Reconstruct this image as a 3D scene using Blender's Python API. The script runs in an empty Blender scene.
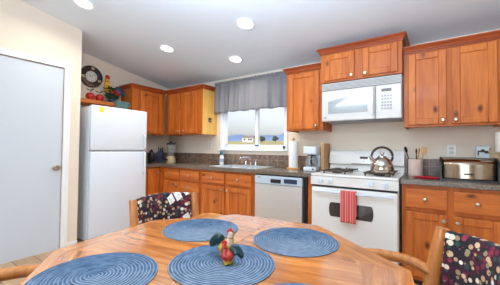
import bpy, bmesh, math, random
from mathutils import Vector, Matrix
C = bpy.context.scene.collection
S = bpy.context.scene
PI = math.pi
rnd = random.Random(7)

# ------------------------------------------------------------------ camera
cam_d = bpy.data.cameras.new('camera'); cam = bpy.data.objects.new('camera', cam_d); C.objects.link(cam)
cam_d.sensor_width = 36.0; cam_d.lens = 266.117/500*36.0; cam_d.clip_start = 0.02; cam_d.clip_end = 3000
_r = Vector((0.82064, 0.57135, 0.01040)); _u = Vector((0.00536, -0.02589, 0.99965)); _f = Vector((-0.57142, 0.82030, 0.02431))
M = Matrix(((_r.x, _u.x, -_f.x, 0.0624), (_r.y, _u.y, -_f.y, -3.1943), (_r.z, _u.z, -_f.z, 1.1548), (0, 0, 0, 1)))
cam.matrix_world = M
S.camera = cam

# ------------------------------------------------------------------ view, sky, sun, daylight and fill lamps
S.view_settings.view_transform = 'Standard'; S.view_settings.look = 'None'
S.view_settings.gamma = 1.0; S.view_settings.exposure = -0.05
S.view_settings.use_curve_mapping = False
S.cycles.max_bounces = 10; S.cycles.diffuse_bounces = 6; S.cycles.glossy_bounces = 5
S.cycles.transparent_max_bounces = 12; S.cycles.sample_clamp_indirect = 6.0
W = bpy.data.worlds.new('World'); S.world = W; W.use_nodes = True
wn = W.node_tree; bg = wn.nodes['Background']
sky = wn.nodes.new('ShaderNodeTexSky'); sky.sky_type = 'NISHITA'; sky.sun_disc = False
sky.sun_elevation = math.radians(38); sky.sun_rotation = math.radians(200); sky.dust_density = 3.0; sky.ozone_density = 1.2; sky.air_density = 1.0
hs = wn.nodes.new('ShaderNodeHueSaturation'); hs.inputs['Saturation'].default_value = 0.30
wn.links.new(sky.outputs[0], hs.inputs['Color']); wn.links.new(hs.outputs[0], bg.inputs[0])
bg.inputs[1].default_value = 0.27
SUN_E = .8
sd = bpy.data.lights.new('sun', 'SUN'); sd.energy = SUN_E; sd.angle = 0.01; sd.color = (1, .95, .86)
so = bpy.data.objects.new('sun', sd); C.objects.link(so); so.rotation_euler = (math.radians(50), 0, math.radians(-15))

def area(name, loc, rot, sx, sy, power, col):
    l = bpy.data.lights.new(name, 'AREA'); l.shape = 'RECTANGLE'; l.size = sx; l.size_y = sy; l.energy = power; l.color = col
    o = bpy.data.objects.new(name, l); C.objects.link(o); o.location = loc; o.rotation_euler = rot
    return o
# added fill lamps at unseen rear and side openings; daylight at the kitchen window
area('fill_rear', (-0.6, -6.65, 1.25), (math.radians(90), 0, 0), 3.0, 2.1, 98, (.80, .99, 1.22))  # added fill lamp lighting the room from behind the camera
area('fill_side', (2.72, -3.4, 1.45), (math.radians(90), 0, math.radians(90)), 2.2, 1.5, 7, (.80, .99, 1.22))  # added fill lamp from the unseen right side
area('fill_ceiling', (-.6, -2.7, 2.10), (math.radians(157), 0, math.radians(8)), 1.6, .9, 94, (.80, .99, 1.22))  # unseen lamp added to brighten the ceiling, aimed upward
area('daylight_kitchen', (-2.15, 0.75, 2.55), (math.radians(-52), 0, 0), 1.2, 0.6, 30, (.80, .99, 1.22))

# ------------------------------------------------------------------ materials
MATS = {}
def newmat(name):
    m = bpy.data.materials.new(name); m.use_nodes = True
    return m, m.node_tree, m.node_tree.nodes['Principled BSDF']
def srgb(r, g, b):
    f = lambda c: (c/255/12.92) if c/255 <= .04045 else ((c/255+.055)/1.055)**2.4
    return (f(r), f(g), f(b), 1)
def plain(name, col, rough=.5, metal=0., spec=.5, coat=0., noise=0., scale=8., bump=0., bscale=60.):
    m, t, b = newmat(name); col = srgb(*col)
    b.inputs['Roughness'].default_value = rough; b.inputs['Metallic'].default_value = metal
    b.inputs['Specular IOR Level'].default_value = spec; b.inputs['Coat Weight'].default_value = coat
    tc = t.nodes.new('ShaderNodeTexCoord')
    n = t.nodes.new('ShaderNodeTexNoise'); n.inputs['Scale'].default_value = scale; n.inputs['Detail'].default_value = 4
    t.links.new(tc.outputs['Object'], n.inputs['Vector'])
    mx = t.nodes.new('ShaderNodeMix'); mx.data_type = 'RGBA'
    k = max(noise, .02)
    mx.inputs[6].default_value = tuple(c*(1-k) for c in col[:3])+(1,); mx.inputs[7].default_value = tuple(min(1, c*(1+k)) for c in col[:3])+(1,)
    t.links.new(n.outputs['Fac'], mx.inputs[0]); t.links.new(mx.outputs[2], b.inputs['Base Color'])
    if bump:
        n2 = t.nodes.new('ShaderNodeTexNoise'); n2.inputs['Scale'].default_value = bscale
        t.links.new(tc.outputs['Object'], n2.inputs['Vector'])
        bp = t.nodes.new('ShaderNodeBump'); bp.inputs['Strength'].default_value = bump; bp.inputs['Distance'].default_value = .004
        t.links.new(n2.outputs['Fac'], bp.inputs['Height']); t.links.new(bp.outputs['Normal'], b.inputs['Normal'])
    MATS[name] = m
    return m
def wood(name, c1, c2, knot, axis='Z', rough=.45, coat=.06, uv=False, scale=1., knots=True):
    m, t, b = newmat(name); N = t.nodes; L = t.links
    tc = N.new('ShaderNodeTexCoord'); oi = N.new('ShaderNodeObjectInfo')
    add = N.new('ShaderNodeVectorMath'); add.operation = 'ADD'
    mul = N.new('ShaderNodeVectorMath'); mul.operation = 'MULTIPLY_ADD'
    L.new(oi.outputs['Location'], mul.inputs[0]); mul.inputs[1].default_value = (3.7, 5.1, 2.3); mul.inputs[2].default_value = (1.3, 2.1, .7)
    L.new(tc.outputs['UV' if uv else 'Object'], add.inputs[0]); L.new(mul.outputs[0], add.inputs[1])
    mp = N.new('ShaderNodeMapping')
    s = [11*scale]*3
    s['XYZ'.index(axis)] = .9*scale
    mp.inputs['Scale'].default_value = s
    L.new(add.outputs[0], mp.inputs['Vector'])
    n1 = N.new('ShaderNodeTexNoise'); n1.inputs['Scale'].default_value = 1.0; n1.inputs['Detail'].default_value = 5; n1.inputs['Distortion'].default_value = 1.2
    L.new(mp.outputs[0], n1.inputs['Vector'])
    n2 = N.new('ShaderNodeTexNoise'); n2.inputs['Scale'].default_value = 6.5; n2.inputs['Detail'].default_value = 3
    L.new(mp.outputs[0], n2.inputs['Vector'])
    ma = N.new('ShaderNodeMath'); ma.operation = 'MULTIPLY_ADD'; L.new(n2.outputs['Fac'], ma.inputs[0]); ma.inputs[1].default_value = .35; L.new(n1.outputs['Fac'], ma.inputs[2])
    cr = N.new('ShaderNodeValToRGB'); cr.color_ramp.elements[0].position = .44 if uv else .38; cr.color_ramp.elements[1].position = .84 if uv else .98
    cr.color_ramp.elements[0].color = srgb(*c1); cr.color_ramp.elements[1].color = srgb(*c2)
    L.new(ma.outputs[0], cr.inputs[0])
    out = cr.outputs[0]
    if knots:
        mp2 = N.new('ShaderNodeMapping'); s2 = [6.5]*3; s2['XYZ'.index(axis)] = 3.6; mp2.inputs['Scale'].default_value = s2
        L.new(add.outputs[0], mp2.inputs['Vector'])
        v = N.new('ShaderNodeTexVoronoi'); v.inputs['Scale'].default_value = 1.0; v.inputs['Randomness'].default_value = 1
        L.new(mp2.outputs[0], v.inputs['Vector'])
        k = N.new('ShaderNodeValToRGB'); k.color_ramp.elements[0].position = .04; k.color_ramp.elements[1].position = .16
        k.color_ramp.elements[0].color = (1, 1, 1, 1); k.color_ramp.elements[1].color = (0, 0, 0, 1)
        L.new(v.outputs['Distance'], k.inputs[0])
        mx = N.new('ShaderNodeMix'); mx.data_type = 'RGBA'; L.new(k.outputs[0], mx.inputs[0]); L.new(out, mx.inputs[6]); mx.inputs[7].default_value = srgb(*knot)
        out = mx.outputs[2]
    L.new(out, b.inputs['Base Color'])
    b.inputs['Roughness'].default_value = rough; b.inputs['Coat Weight'].default_value = coat; b.inputs['Coat Roughness'].default_value = .12; b.inputs['Specular IOR Level'].default_value = .5 if uv else .3
    bp = N.new('ShaderNodeBump'); bp.inputs['Strength'].default_value = .15; bp.inputs['Distance'].default_value = .002
    L.new(ma.outputs[0], bp.inputs['Height']); L.new(bp.outputs['Normal'], b.inputs['Normal'])
    MATS[name] = m
    return m
AL1, AL2, ALK = (160, 70, 20), (222, 130, 54), (88, 34, 12)
wood('alder_v', AL1, AL2, ALK, 'Z'); wood('alder_h', AL1, AL2, ALK, 'X'); wood('alder_y', AL1, AL2, ALK, 'Y', knots=False)
wood('lamplit_alder', (214, 156, 72), (240, 194, 110), ALK, 'Z', knots=False)  # cabinet wood with warm lamplight painted into its colour
wood('alder_frame', (158, 72, 20), (202, 112, 40), ALK, 'Z', knots=False)
wood('alder_crown', (126, 50, 18), (178, 84, 34), ALK, 'X', knots=False)
wood('oak_table', (150, 78, 30), (210, 134, 68), (140, 80, 40), 'X', rough=.22, coat=1., uv=True, scale=2.2, knots=False)
wood('oak_chair', (170, 96, 40), (216, 144, 78), (140, 80, 40), 'Z', rough=.3, coat=.3, scale=2, knots=False)
wood('board_wood', (176, 124, 80), (216, 172, 124), (130, 90, 60), 'Z', rough=.5, coat=0, scale=2, knots=False)
plain('wall_paint', (230, 216, 196), .85, noise=.02, scale=3, bump=.25, bscale=90)
plain('ceiling_paint', (222, 230, 236), .9, noise=.02, scale=3, bump=.3, bscale=80)
plain('door_paint', (200, 207, 213), .5)
plain('trim_paint', (238, 237, 234), .5)
plain('vinyl_white', (240, 243, 247), .35)
plain('appliance_white', (218, 226, 234), .28, coat=.3)
plain('socket_white', (206, 200, 190), .4)
plain('microwave_white', (212, 208, 202), .3, coat=.2)
plain('appliance_cream', (232, 230, 224), .28, coat=.3)
plain('seal_grey', (150, 155, 162), .6)
plain('dark_gap', (30, 26, 24), .6)
plain('black_plastic', (22, 22, 25), .35)
plain('black_iron', (66, 54, 46), .55, noise=.2)
plain('navy', (38, 52, 84), .4, noise=.2)
plain('nickel', (190, 178, 155), .3, metal=1.)
plain('chrome', (215, 215, 215), .12, metal=1.)
plain('steel', (222, 227, 232), .33, metal=.75, noise=.05, scale=3)
plain('bronze', (92, 80, 66), .3, metal=1.)
plain('kettle_metal', (196, 184, 170), .18, metal=1.)
plain('bread_chrome', (176, 160, 140), .2, metal=1.)
plain('valance_cloth', (128, 127, 130), .9, noise=.12, scale=40, bump=.4, bscale=300)
plain('paper_white', (240, 238, 234), .9, bump=.2, bscale=120)
plain('teal', (22, 92, 108), .4); plain('soap_white', (232, 236, 240), .35); plain('label_blue', (150, 175, 205), .5)
plain('crock_glaze', (236, 206, 190), .35, noise=.06, scale=30)
plain('red_silicone', (200, 22, 48), .4)
plain('apple_red', (176, 24, 20), .3, noise=.3, scale=20); plain('leaf_green', (30, 66, 34), .5, noise=.3, scale=30)
plain('stem_brown', (84, 56, 30), .7)
plain('rooster_yellow', (232, 172, 22), .45, noise=.15, scale=25); plain('rooster_red', (178, 42, 28), .4, noise=.25, scale=30)
plain('rooster_dark', (32, 66, 44), .45, noise=.5, scale=45); plain('rooster_blue', (24, 74, 116), .4, noise=.3, scale=40)
plain('shaker_red', (168, 46, 28), .3, noise=.3, scale=80); plain('shaker_teal', (12, 52, 54), .3, noise=.5, scale=120)
plain('shaker_cream', (206, 176, 140), .35, noise=.12, scale=80); plain('shaker_gold', (176, 140, 44), .35, noise=.25, scale=90); plain('shaker_comb', (190, 34, 24), .3)
plain('tray_teal', (84, 108, 104), .35, noise=.1)
plain('clock_face', (226, 222, 212), .5); plain('clock_mark', (40, 34, 30), .5)
plain('sticker_yellow', (232, 214, 40), .6); plain('outlet_white', (236, 232, 224), .4)
plain('display_brown', (70, 44, 22), .25); plain('button_grey', (150, 150, 150), .5)
plain('mw_window', (166, 170, 172), .15, coat=.4); plain('oven_glass', (62, 58, 56), .12, coat=.5)
plain('beige', (196, 170, 136), .6); plain('card_blue', (206, 218, 220), .6); plain('card_brown', (70, 46, 38), .6)
plain('shade_white', (240, 232, 220), .8)
plain('fascia_blue', (196, 212, 226), .35, metal=.3)
plain('rope_edge', (52, 72, 100), .9)
plain('utensil_wood', (206, 150, 90), .6, noise=.1)
plain('fleece', (60, 44, 30), .9)

def emit(name, col, st):
    m, t, b = newmat(name); b.inputs['Base Color'].default_value = srgb(*col)
    b.inputs['Emission Color'].default_value = srgb(*col); b.inputs['Emission Strength'].default_value = st
    MATS[name] = m
emit('lamp_glow', (255, 246, 228), 6.0)

# glass
m, t, b = newmat('pane_glass'); MATS['pane_glass'] = m
b.inputs['Transmission Weight'].default_value = 1; b.inputs['Roughness'].default_value = 0; b.inputs['IOR'].default_value = 1.01
b.inputs['Base Color'].default_value = (.97, .98, 1, 1)
m, t, b = newmat('jar_glass'); MATS['jar_glass'] = m
b.inputs['Transmission Weight'].default_value = .85; b.inputs['Roughness'].default_value = .05; b.inputs['IOR'].default_value = 1.2; b.inputs['Base Color'].default_value = (.85, .86, .84, 1)

# floor: wood-look vinyl planks laid diagonally
m, t, b = newmat('floor_planks'); MATS['floor_planks'] = m; N = t.nodes; L = t.links
tc = N.new('ShaderNodeTexCoord'); mp = N.new('ShaderNodeMapping'); mp.inputs['Rotation'].default_value = (0, 0, math.radians(0))
L.new(tc.outputs['Object'], mp.inputs['Vector'])
br = N.new('ShaderNodeTexBrick'); br.inputs['Scale'].default_value = 1; br.inputs['Brick Width'].default_value = .9; br.inputs['Row Height'].default_value = .18
br.inputs['Mortar Size'].default_value = .004; br.inputs['Color1'].default_value = srgb(200, 166, 126); br.inputs['Color2'].default_value = srgb(184, 148, 108); br.inputs['Mortar'].default_value = srgb(96, 70, 46)
L.new(mp.outputs[0], br.inputs['Vector'])
n = N.new('ShaderNodeTexNoise'); n.inputs['Scale'].default_value = 1; n.inputs['Detail'].default_value = 5
mp2 = N.new('ShaderNodeMapping'); mp2.inputs['Scale'].default_value = (3, 24, 3); L.new(mp.outputs[0], mp2.inputs['Vector']); L.new(mp2.outputs[0], n.inputs['Vector'])
mx = N.new('ShaderNodeMix'); mx.data_type = 'RGBA'; mx.blend_type = 'MULTIPLY'; mx.inputs[0].default_value = .5
cr = N.new('ShaderNodeValToRGB'); cr.color_ramp.elements[0].position = .3; cr.color_ramp.elements[0].color = (.55, .5, .45, 1); cr.color_ramp.elements[1].position = .65
L.new(n.outputs['Fac'], cr.inputs[0]); L.new(br.outputs['Color'], mx.inputs[6]); L.new(cr.outputs[0], mx.inputs[7]); L.new(mx.outputs[2], b.inputs['Base Color'])
b.inputs['Roughness'].default_value = .4

# laminate worktop
m, t, b = newmat('laminate'); MATS['laminate'] = m; N = t.nodes; L = t.links
tc = N.new('ShaderNodeTexCoord'); n = N.new('ShaderNodeTexNoise'); n.inputs['Scale'].default_value = 80; n.inputs['Detail'].default_value = 4
L.new(tc.outputs['Object'], n.inputs['Vector'])
cr = N.new('ShaderNodeValToRGB'); cr.color_ramp.elements[0].position = .35; cr.color_ramp.elements[0].color = srgb(92, 80, 68); cr.color_ramp.elements[1].position = .7; cr.color_ramp.elements[1].color = srgb(126, 113, 97)
L.new(n.outputs['Fac'], cr.inputs[0]); L.new(cr.outputs[0], b.inputs['Base Color']); b.inputs['Roughness'].default_value = .25

# backsplash slate tile (runs along x; object coords)
m, t, b = newmat('slate_tile'); MATS['slate_tile'] = m; N = t.nodes; L = t.links
tc = N.new('ShaderNodeTexCoord'); sp = N.new('ShaderNodeSeparateXYZ'); L.new(tc.outputs['Object'], sp.inputs[0])
ad = N.new('ShaderNodeMath'); ad.operation = 'ADD'; L.new(sp.outputs[0], ad.inputs[0]); L.new(sp.outputs[1], ad.inputs[1])
cb = N.new('ShaderNodeCombineXYZ'); L.new(ad.outputs[0], cb.inputs[0]); L.new(sp.outputs[2], cb.inputs[1])
br = N.new('ShaderNodeTexBrick'); br.offset = 0; br.inputs['Scale'].default_value = 1; br.inputs['Brick Width'].default_value = .155; br.inputs['Row Height'].default_value = .20
br.inputs['Mortar Size'].default_value = .003; br.inputs['Color1'].default_value = srgb(146, 122, 104); br.inputs['Color2'].default_value = srgb(116, 100, 90); br.inputs['Mortar'].default_value = srgb(168, 150, 132)
L.new(cb.outputs[0], br.inputs['Vector'])
n = N.new('ShaderNodeTexNoise'); n.inputs['Scale'].default_value = 22; n.inputs['Detail'].default_value = 6; L.new(tc.outputs['Object'], n.inputs['Vector'])
cr = N.new('ShaderNodeValToRGB'); cr.color_ramp.elements[0].position = .3; cr.color_ramp.elements[0].color = (.45, .42, .42, 1); cr.color_ramp.elements[1].position = .7; cr.color_ramp.elements[1].color = (1.25, 1.15, 1.05, 1)
L.new(n.outputs['Fac'], cr.inputs[0])
mx = N.new('ShaderNodeMix'); mx.data_type = 'RGBA'; mx.blend_type = 'MULTIPLY'; mx.inputs[0].default_value = 1
L.new(br.outputs['Color'], mx.inputs[6]); L.new(cr.outputs[0], mx.inputs[7]); L.new(mx.outputs[2], b.inputs['Base Color']); b.inputs['Roughness'].default_value = .4

# placemat rope
m, t, b = newmat('blue_rope'); MATS['blue_rope'] = m; N = t.nodes; L = t.links
RING = .19/17
tc = N.new('ShaderNodeTexCoord'); sp = N.new('ShaderNodeSeparateXYZ'); L.new(tc.outputs['Object'], sp.inputs[0])
cbp = N.new('ShaderNodeCombineXYZ'); L.new(sp.outputs[0], cbp.inputs[0]); L.new(sp.outputs[1], cbp.inputs[1])
ln = N.new('ShaderNodeVectorMath'); ln.operation = 'LENGTH'; L.new(cbp.outputs[0], ln.inputs[0])
at = N.new('ShaderNodeMath'); at.operation = 'ARCTAN2'; L.new(sp.outputs[1], at.inputs[0]); L.new(sp.outputs[0], at.inputs[1])
rg = N.new('ShaderNodeMath'); rg.operation = 'MULTIPLY'; rg.inputs[1].default_value = 1/RING; L.new(ln.outputs['Value'], rg.inputs[0])
fl = N.new('ShaderNodeMath'); fl.operation = 'FLOOR'; L.new(rg.outputs[0], fl.inputs[0])
frc = N.new('ShaderNodeMath'); frc.operation = 'FRACT'; L.new(rg.outputs[0], frc.inputs[0])
am = N.new('ShaderNodeMath'); am.operation = 'MULTIPLY'; L.new(at.outputs[0], am.inputs[0]); L.new(fl.outputs[0], am.inputs[1])
cb = N.new('ShaderNodeCombineXYZ'); L.new(am.outputs[0], cb.inputs[0])
f7 = N.new('ShaderNodeMath'); f7.operation = 'MULTIPLY'; f7.inputs[1].default_value = 7.3; L.new(fl.outputs[0], f7.inputs[0]); L.new(f7.outputs[0], cb.inputs[1])
n = N.new('ShaderNodeTexNoise'); n.inputs['Scale'].default_value = .30; n.inputs['Detail'].default_value = 3; L.new(cb.outputs[0], n.inputs['Vector'])
cr = N.new('ShaderNodeValToRGB'); e = cr.color_ramp.elements
e[0].position = .30; e[0].color = srgb(40, 62, 88); e[1].position = .75; e[1].color = srgb(98, 118, 136)
q = e.new(.50); q.color = srgb(60, 86, 112)
L.new(n.outputs['Fac'], cr.inputs[0])
# each coil: one pale strand beside the blue ones
k = N.new('ShaderNodeValToRGB'); e = k.color_ramp.elements; e[0].position = .62; e[0].color = (0, 0, 0, 1); e[1].position = .80; e[1].color = (.62, .62, .62, 1)
q = e.new(.98); q.color = (.0, .0, .0, 1)
L.new(frc.outputs[0], k.inputs[0])
mx = N.new('ShaderNodeMix'); mx.data_type = 'RGBA'; L.new(k.outputs[0], mx.inputs[0]); L.new(cr.outputs[0], mx.inputs[6]); mx.inputs[7].default_value = srgb(176, 180, 176)
L.new(mx.outputs[2], b.inputs['Base Color']); b.inputs['Roughness'].default_value = .9

# striped towel
m, t, b = newmat('towel_stripe'); MATS['towel_stripe'] = m; N = t.nodes; L = t.links
tc = N.new('ShaderNodeTexCoord'); sp = N.new('ShaderNodeSeparateXYZ'); L.new(tc.outputs['Object'], sp.inputs[0])
mu = N.new('ShaderNodeMath'); mu.operation = 'MULTIPLY'; mu.inputs[1].default_value = 1/0.044; L.new(sp.outputs[0], mu.inputs[0])
fr = N.new('ShaderNodeMath'); fr.operation = 'FRACT'; L.new(mu.outputs[0], fr.inputs[0])
cr = N.new('ShaderNodeValToRGB'); cr.color_ramp.interpolation = 'CONSTANT'; e = cr.color_ramp.elements
e[0].position = 0; e[0].color = srgb(206, 84, 80); e[1].position = .30; e[1].color = srgb(226, 146, 136)
q = e.new(.5); q.color = srgb(150, 46, 50); q = e.new(.62); q.color = srgb(222, 128, 120); q = e.new(.82); q.color = srgb(206, 84, 80)
L.new(fr.outputs[0], cr.inputs[0]); L.new(cr.outputs[0], b.inputs['Base Color']); b.inputs['Roughness'].default_value = .95

# casino-print upholstery: chips, dots and small white cards on black
m, t, b = newmat('casino_print'); MATS['casino_print'] = m; N = t.nodes; L = t.links
tc = N.new('ShaderNodeTexCoord')
mpf = N.new('ShaderNodeMapping'); mpf.inputs['Scale'].default_value = (1, .25, 1); L.new(tc.outputs['Object'], mpf.inputs['Vector'])
def layer(scale, metric, lo, hi, ramp, base, prev, rot=0., cut=None):
    mp = N.new('ShaderNodeMapping'); mp.inputs['Scale'].default_value = scale; mp.inputs['Rotation'].default_value = (0, rot, 0); L.new(mpf.outputs[0], mp.inputs['Vector'])
    v = N.new('ShaderNodeTexVoronoi'); v.distance = metric; v.inputs['Scale'].default_value = 1; v.inputs['Randomness'].default_value = .8; L.new(mp.outputs[0], v.inputs['Vector'])
    k = N.new('ShaderNodeValToRGB'); k.color_ramp.elements[0].position = lo; k.color_ramp.elements[0].color = (1, 1, 1, 1); k.color_ramp.elements[1].position = hi; k.color_ramp.elements[1].color = (0, 0, 0, 1)
    L.new(v.outputs['Distance'], k.inputs[0])
    sc = N.new('ShaderNodeSeparateColor'); L.new(v.outputs['Color'], sc.inputs[0])
    c = N.new('ShaderNodeValToRGB'); c.color_ramp.interpolation = 'CONSTANT'; el = c.color_ramp.elements
    el[0].position = 0; el[0].color = srgb(*ramp[0]); el[1].position = 1/len(ramp); el[1].color = srgb(*ramp[1])
    for i in range(2, len(ramp)):
        z = el.new(i/len(ramp)); z.color = srgb(*ramp[i])
    L.new(sc.outputs[0], c.inputs[0])
    fac = k.outputs[0]
    if cut:
        g = N.new('ShaderNodeMath'); g.operation = 'LESS_THAN'; g.inputs[1].default_value = cut; L.new(sc.outputs[1], g.inputs[0])
        h = N.new('ShaderNodeMath'); h.operation = 'MULTIPLY'; L.new(g.outputs[0], h.inputs[0]); L.new(fac, h.inputs[1]); fac = h.outputs[0]
    mx = N.new('ShaderNodeMix'); mx.data_type = 'RGBA'; L.new(fac, mx.inputs[0]); L.new(prev, mx.inputs[6]); L.new(c.outputs[0], mx.inputs[7])
    return mx.outputs[2]
n = N.new('ShaderNodeTexNoise'); n.inputs['Scale'].default_value = 9; L.new(tc.outputs['Object'], n.inputs['Vector'])
cr = N.new('ShaderNodeValToRGB'); cr.color_ramp.elements[0].position = .45; cr.color_ramp.elements[0].color = srgb(30, 24, 32); cr.color_ramp.elements[1].position = .6; cr.color_ramp.elements[1].color = srgb(70, 20, 40)
L.new(n.outputs['Fac'], cr.inputs[0])
o_ = layer((44, 44, 44), 'EUCLIDEAN', .40, .46, [(24, 22, 28), (150, 128, 96), (120, 34, 56), (34, 70, 62), (186, 150, 110), (30, 26, 32)], None, cr.outputs[0])
o_ = layer((34, 34, 34), 'EUCLIDEAN', .36, .42, [(224, 208, 180), (206, 172, 130), (150, 40, 60), (232, 222, 206)], None, o_, cut=.70)
o_ = layer((17, 12, 12), 'CHEBYCHEV', .34, .36, [(232, 226, 218), (240, 232, 220)], None, o_, rot=.5, cut=.5)
o_ = layer((60, 60, 50), 'EUCLIDEAN', .14, .18, [(140, 24, 32), (24, 20, 24)], None, o_, rot=.5)
L.new(o_, b.inputs['Base Color']); b.inputs['Roughness'].default_value = .9

# clock rim
m, t, b = newmat('clock_rim'); MATS['clock_rim'] = m; N = t.nodes; L = t.links
tc = N.new('ShaderNodeTexCoord'); v = N.new('ShaderNodeTexVoronoi'); v.inputs['Scale'].default_value = 13; L.new(tc.outputs['Object'], v.inputs['Vector'])
sc = N.new('ShaderNodeSeparateColor'); L.new(v.outputs['Color'], sc.inputs[0])
cr = N.new('ShaderNodeValToRGB'); e = cr.color_ramp.elements; e[0].position = .0; e[0].color = srgb(42, 28, 22); e[1].position = .95; e[1].color = srgb(120, 84, 60); q = e.new(.7); q.color = srgb(58, 36, 28)
L.new(sc.outputs[0], cr.inputs[0]); L.new(cr.outputs[0], b.inputs['Base Color']); b.inputs['Roughness'].default_value = .35

# field and hills
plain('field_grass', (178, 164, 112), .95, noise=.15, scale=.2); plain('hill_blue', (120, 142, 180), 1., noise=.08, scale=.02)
plain('tree_green', (84, 92, 80), .95, noise=.3, scale=.6); plain('house_white', (230, 226, 220), .8); plain('roof_grey', (140, 134, 132), .8); plain('bark', (88, 72, 58), .9)

# ------------------------------------------------------------------ mesh builder
class MB:
    def __init__(s): s.bm = bmesh.new(); s.uv = None; s.sm = False
    def box(s, x0, x1, y0, y1, z0, z1):
        m = Matrix.Translation(((x0+x1)/2, (y0+y1)/2, (z0+z1)/2)) @ Matrix.Diagonal((abs(x1-x0), abs(y1-y0), abs(z1-z0), 1))
        bmesh.ops.create_cube(s.bm, size=1, matrix=m); return s
    def rbox(s, x0, x1, y0, y1, z0, z1, r=.005, seg=2):
        b2 = bmesh.new()
        m = Matrix.Translation(((x0+x1)/2, (y0+y1)/2, (z0+z1)/2)) @ Matrix.Diagonal((abs(x1-x0), abs(y1-y0), abs(z1-z0), 1))
        bmesh.ops.create_cube(b2, size=1, matrix=m)
        bmesh.ops.bevel(b2, geom=b2.edges[:], offset=r, segments=seg, affect='EDGES', profile=.5)
        return s.merge(b2)
    def merge(s, b2, mat=None):
        if mat is not None: bmesh.ops.transform(b2, matrix=mat, verts=b2.verts)
        me = bpy.data.meshes.new('tmp'); b2.to_mesh(me); b2.free(); s.bm.from_mesh(me); bpy.data.meshes.remove(me); return s
    def prism(s, pts, axis, a0, a1, r=0):
        """polygon pts in the two other axes (cyclic order), extruded along axis"""
        b2 = bmesh.new()
        def P(p, a):
            if axis == 'X': return (a, p[0], p[1])
            if axis == 'Y': return (p[0], a, p[1])
            return (p[0], p[1], a)
        v0 = [b2.verts.new(P(p, a0)) for p in pts]; v1 = [b2.verts.new(P(p, a1)) for p in pts]
        n = len(pts)
        b2.faces.new(v0); b2.faces.new(v1[::-1])
        for i in range(n): b2.faces.new((v0[i], v0[(i+1) % n], v1[(i+1) % n], v1[i]))
        bmesh.ops.recalc_face_normals(b2, faces=b2.faces)
        if r: bmesh.ops.bevel(b2, geom=b2.edges[:], offset=r, segments=2, affect='EDGES', profile=.5)
        return s.merge(b2)
    def lathe(s, prof, seg=28, mat=None, cap=True):
        """profile of (radius, z) about Z"""
        b2 = bmesh.new(); rings = []
        for r, z in prof:
            if r < 1e-6: rings.append([b2.verts.new((0, 0, z))])
            else: rings.append([b2.verts.new((r*math.cos(2*PI*i/seg), r*math.sin(2*PI*i/seg), z)) for i in range(seg)])
        for a, c in zip(rings, rings[1:]):
            for i in range(seg):
                j = (i+1) % seg
                if len(a) == 1 and len(c) == 1: continue
                if len(a) == 1: b2.faces.new((a[0], c[i], c[j]))
                elif len(c) == 1: b2.faces.new((a[i], a[j], c[0]))
                else: b2.faces.new((a[i], a[j], c[j], c[i]))
        for rg in (rings[0], rings[-1]):
            if len(rg) > 1 and cap:
                try: b2.faces.new(rg)
                except ValueError: pass
        bmesh.ops.recalc_face_normals(b2, faces=b2.faces)
        s.sm = True
        return s.merge(b2, mat)
    def cyl(s, p0, p1, r0, r1=None, seg=20):
        p0, p1 = Vector(p0), Vector(p1); d = p1-p0; h = d.length
        r1 = r0 if r1 is None else r1
        m = Matrix.Translation(p0) @ d.to_track_quat('Z', 'Y').to_matrix().to_4x4()
        return s.lathe([(r0, 0), (r1, h)], seg, m)
    def tube(s, pts, r, seg=10, sx=1., up=(0, 0, 1), radii=None, sub=4):
        """swept elliptic section along a smoothed polyline; r across, r*sx along 'up'"""
        P = [Vector(p) for p in pts]; Q = []; RR = []
        rad = radii or [r]*len(P)
        for i in range(len(P)-1):
            a = P[max(i-1, 0)]; b_ = P[i]; c = P[i+1]; d = P[min(i+2, len(P)-1)]
            for k in range(sub):
                t_ = k/sub
                Q.append(.5*((2*b_)+(c-a)*t_+(2*a-5*b_+4*c-d)*t_*t_+(3*b_-a-3*c+d)*t_**3)); RR.append(rad[i]*(1-t_)+rad[i+1]*t_)
        Q.append(P[-1]); RR.append(rad[-1])
        b2 = bmesh.new(); rings = []; U = Vector(up)
        for i, q in enumerate(Q):
            tg = (Q[min(i+1, len(Q)-1)]-Q[max(i-1, 0)]).normalized()
            sd_ = tg.cross(U)
            if sd_.length < 1e-3: sd_ = tg.cross(Vector((0, 1, .01)))
            sd_.normalize(); u_ = sd_.cross(tg)
            rings.append([b2.verts.new(q+sd_*RR[i]*math.cos(2*PI*k/seg)+u_*RR[i]*sx*math.sin(2*PI*k/seg)) for k in range(seg)])
        for a, c in zip(rings, rings[1:]):
            for k in range(seg): b2.faces.new((a[k], a[(k+1) % seg], c[(k+1) % seg], c[k]))
        b2.faces.new(rings[0]); b2.faces.new(rings[-1])
        bmesh.ops.recalc_face_normals(b2, faces=b2.faces); s.sm = True
        return s.merge(b2)
    def ball(s, c, r, sc=(1, 1, 1), seg=16, rot=None):
        b2 = bmesh.new(); bmesh.ops.create_uvsphere(b2, u_segments=seg, v_segments=max(8, seg//2+2), radius=r)
        m = Matrix.Translation(c)
        if rot is not None: m = m @ rot.to_4x4()
        m = m @ Matrix.Diagonal((sc[0], sc[1], sc[2], 1)); s.sm = True
        return s.merge(b2, m)
    def grid(s, f, nu, nv, close=False):
        V = [[s.bm.verts.new(f(i/nu, j/nv)) for j in range(nv+1)] for i in range(nu+1)]
        for i in range(nu):
            for j in range(nv): s.bm.faces.new((V[i][j], V[i+1][j], V[i+1][j+1], V[i][j+1]))
        s.sm = True; return s
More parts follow.
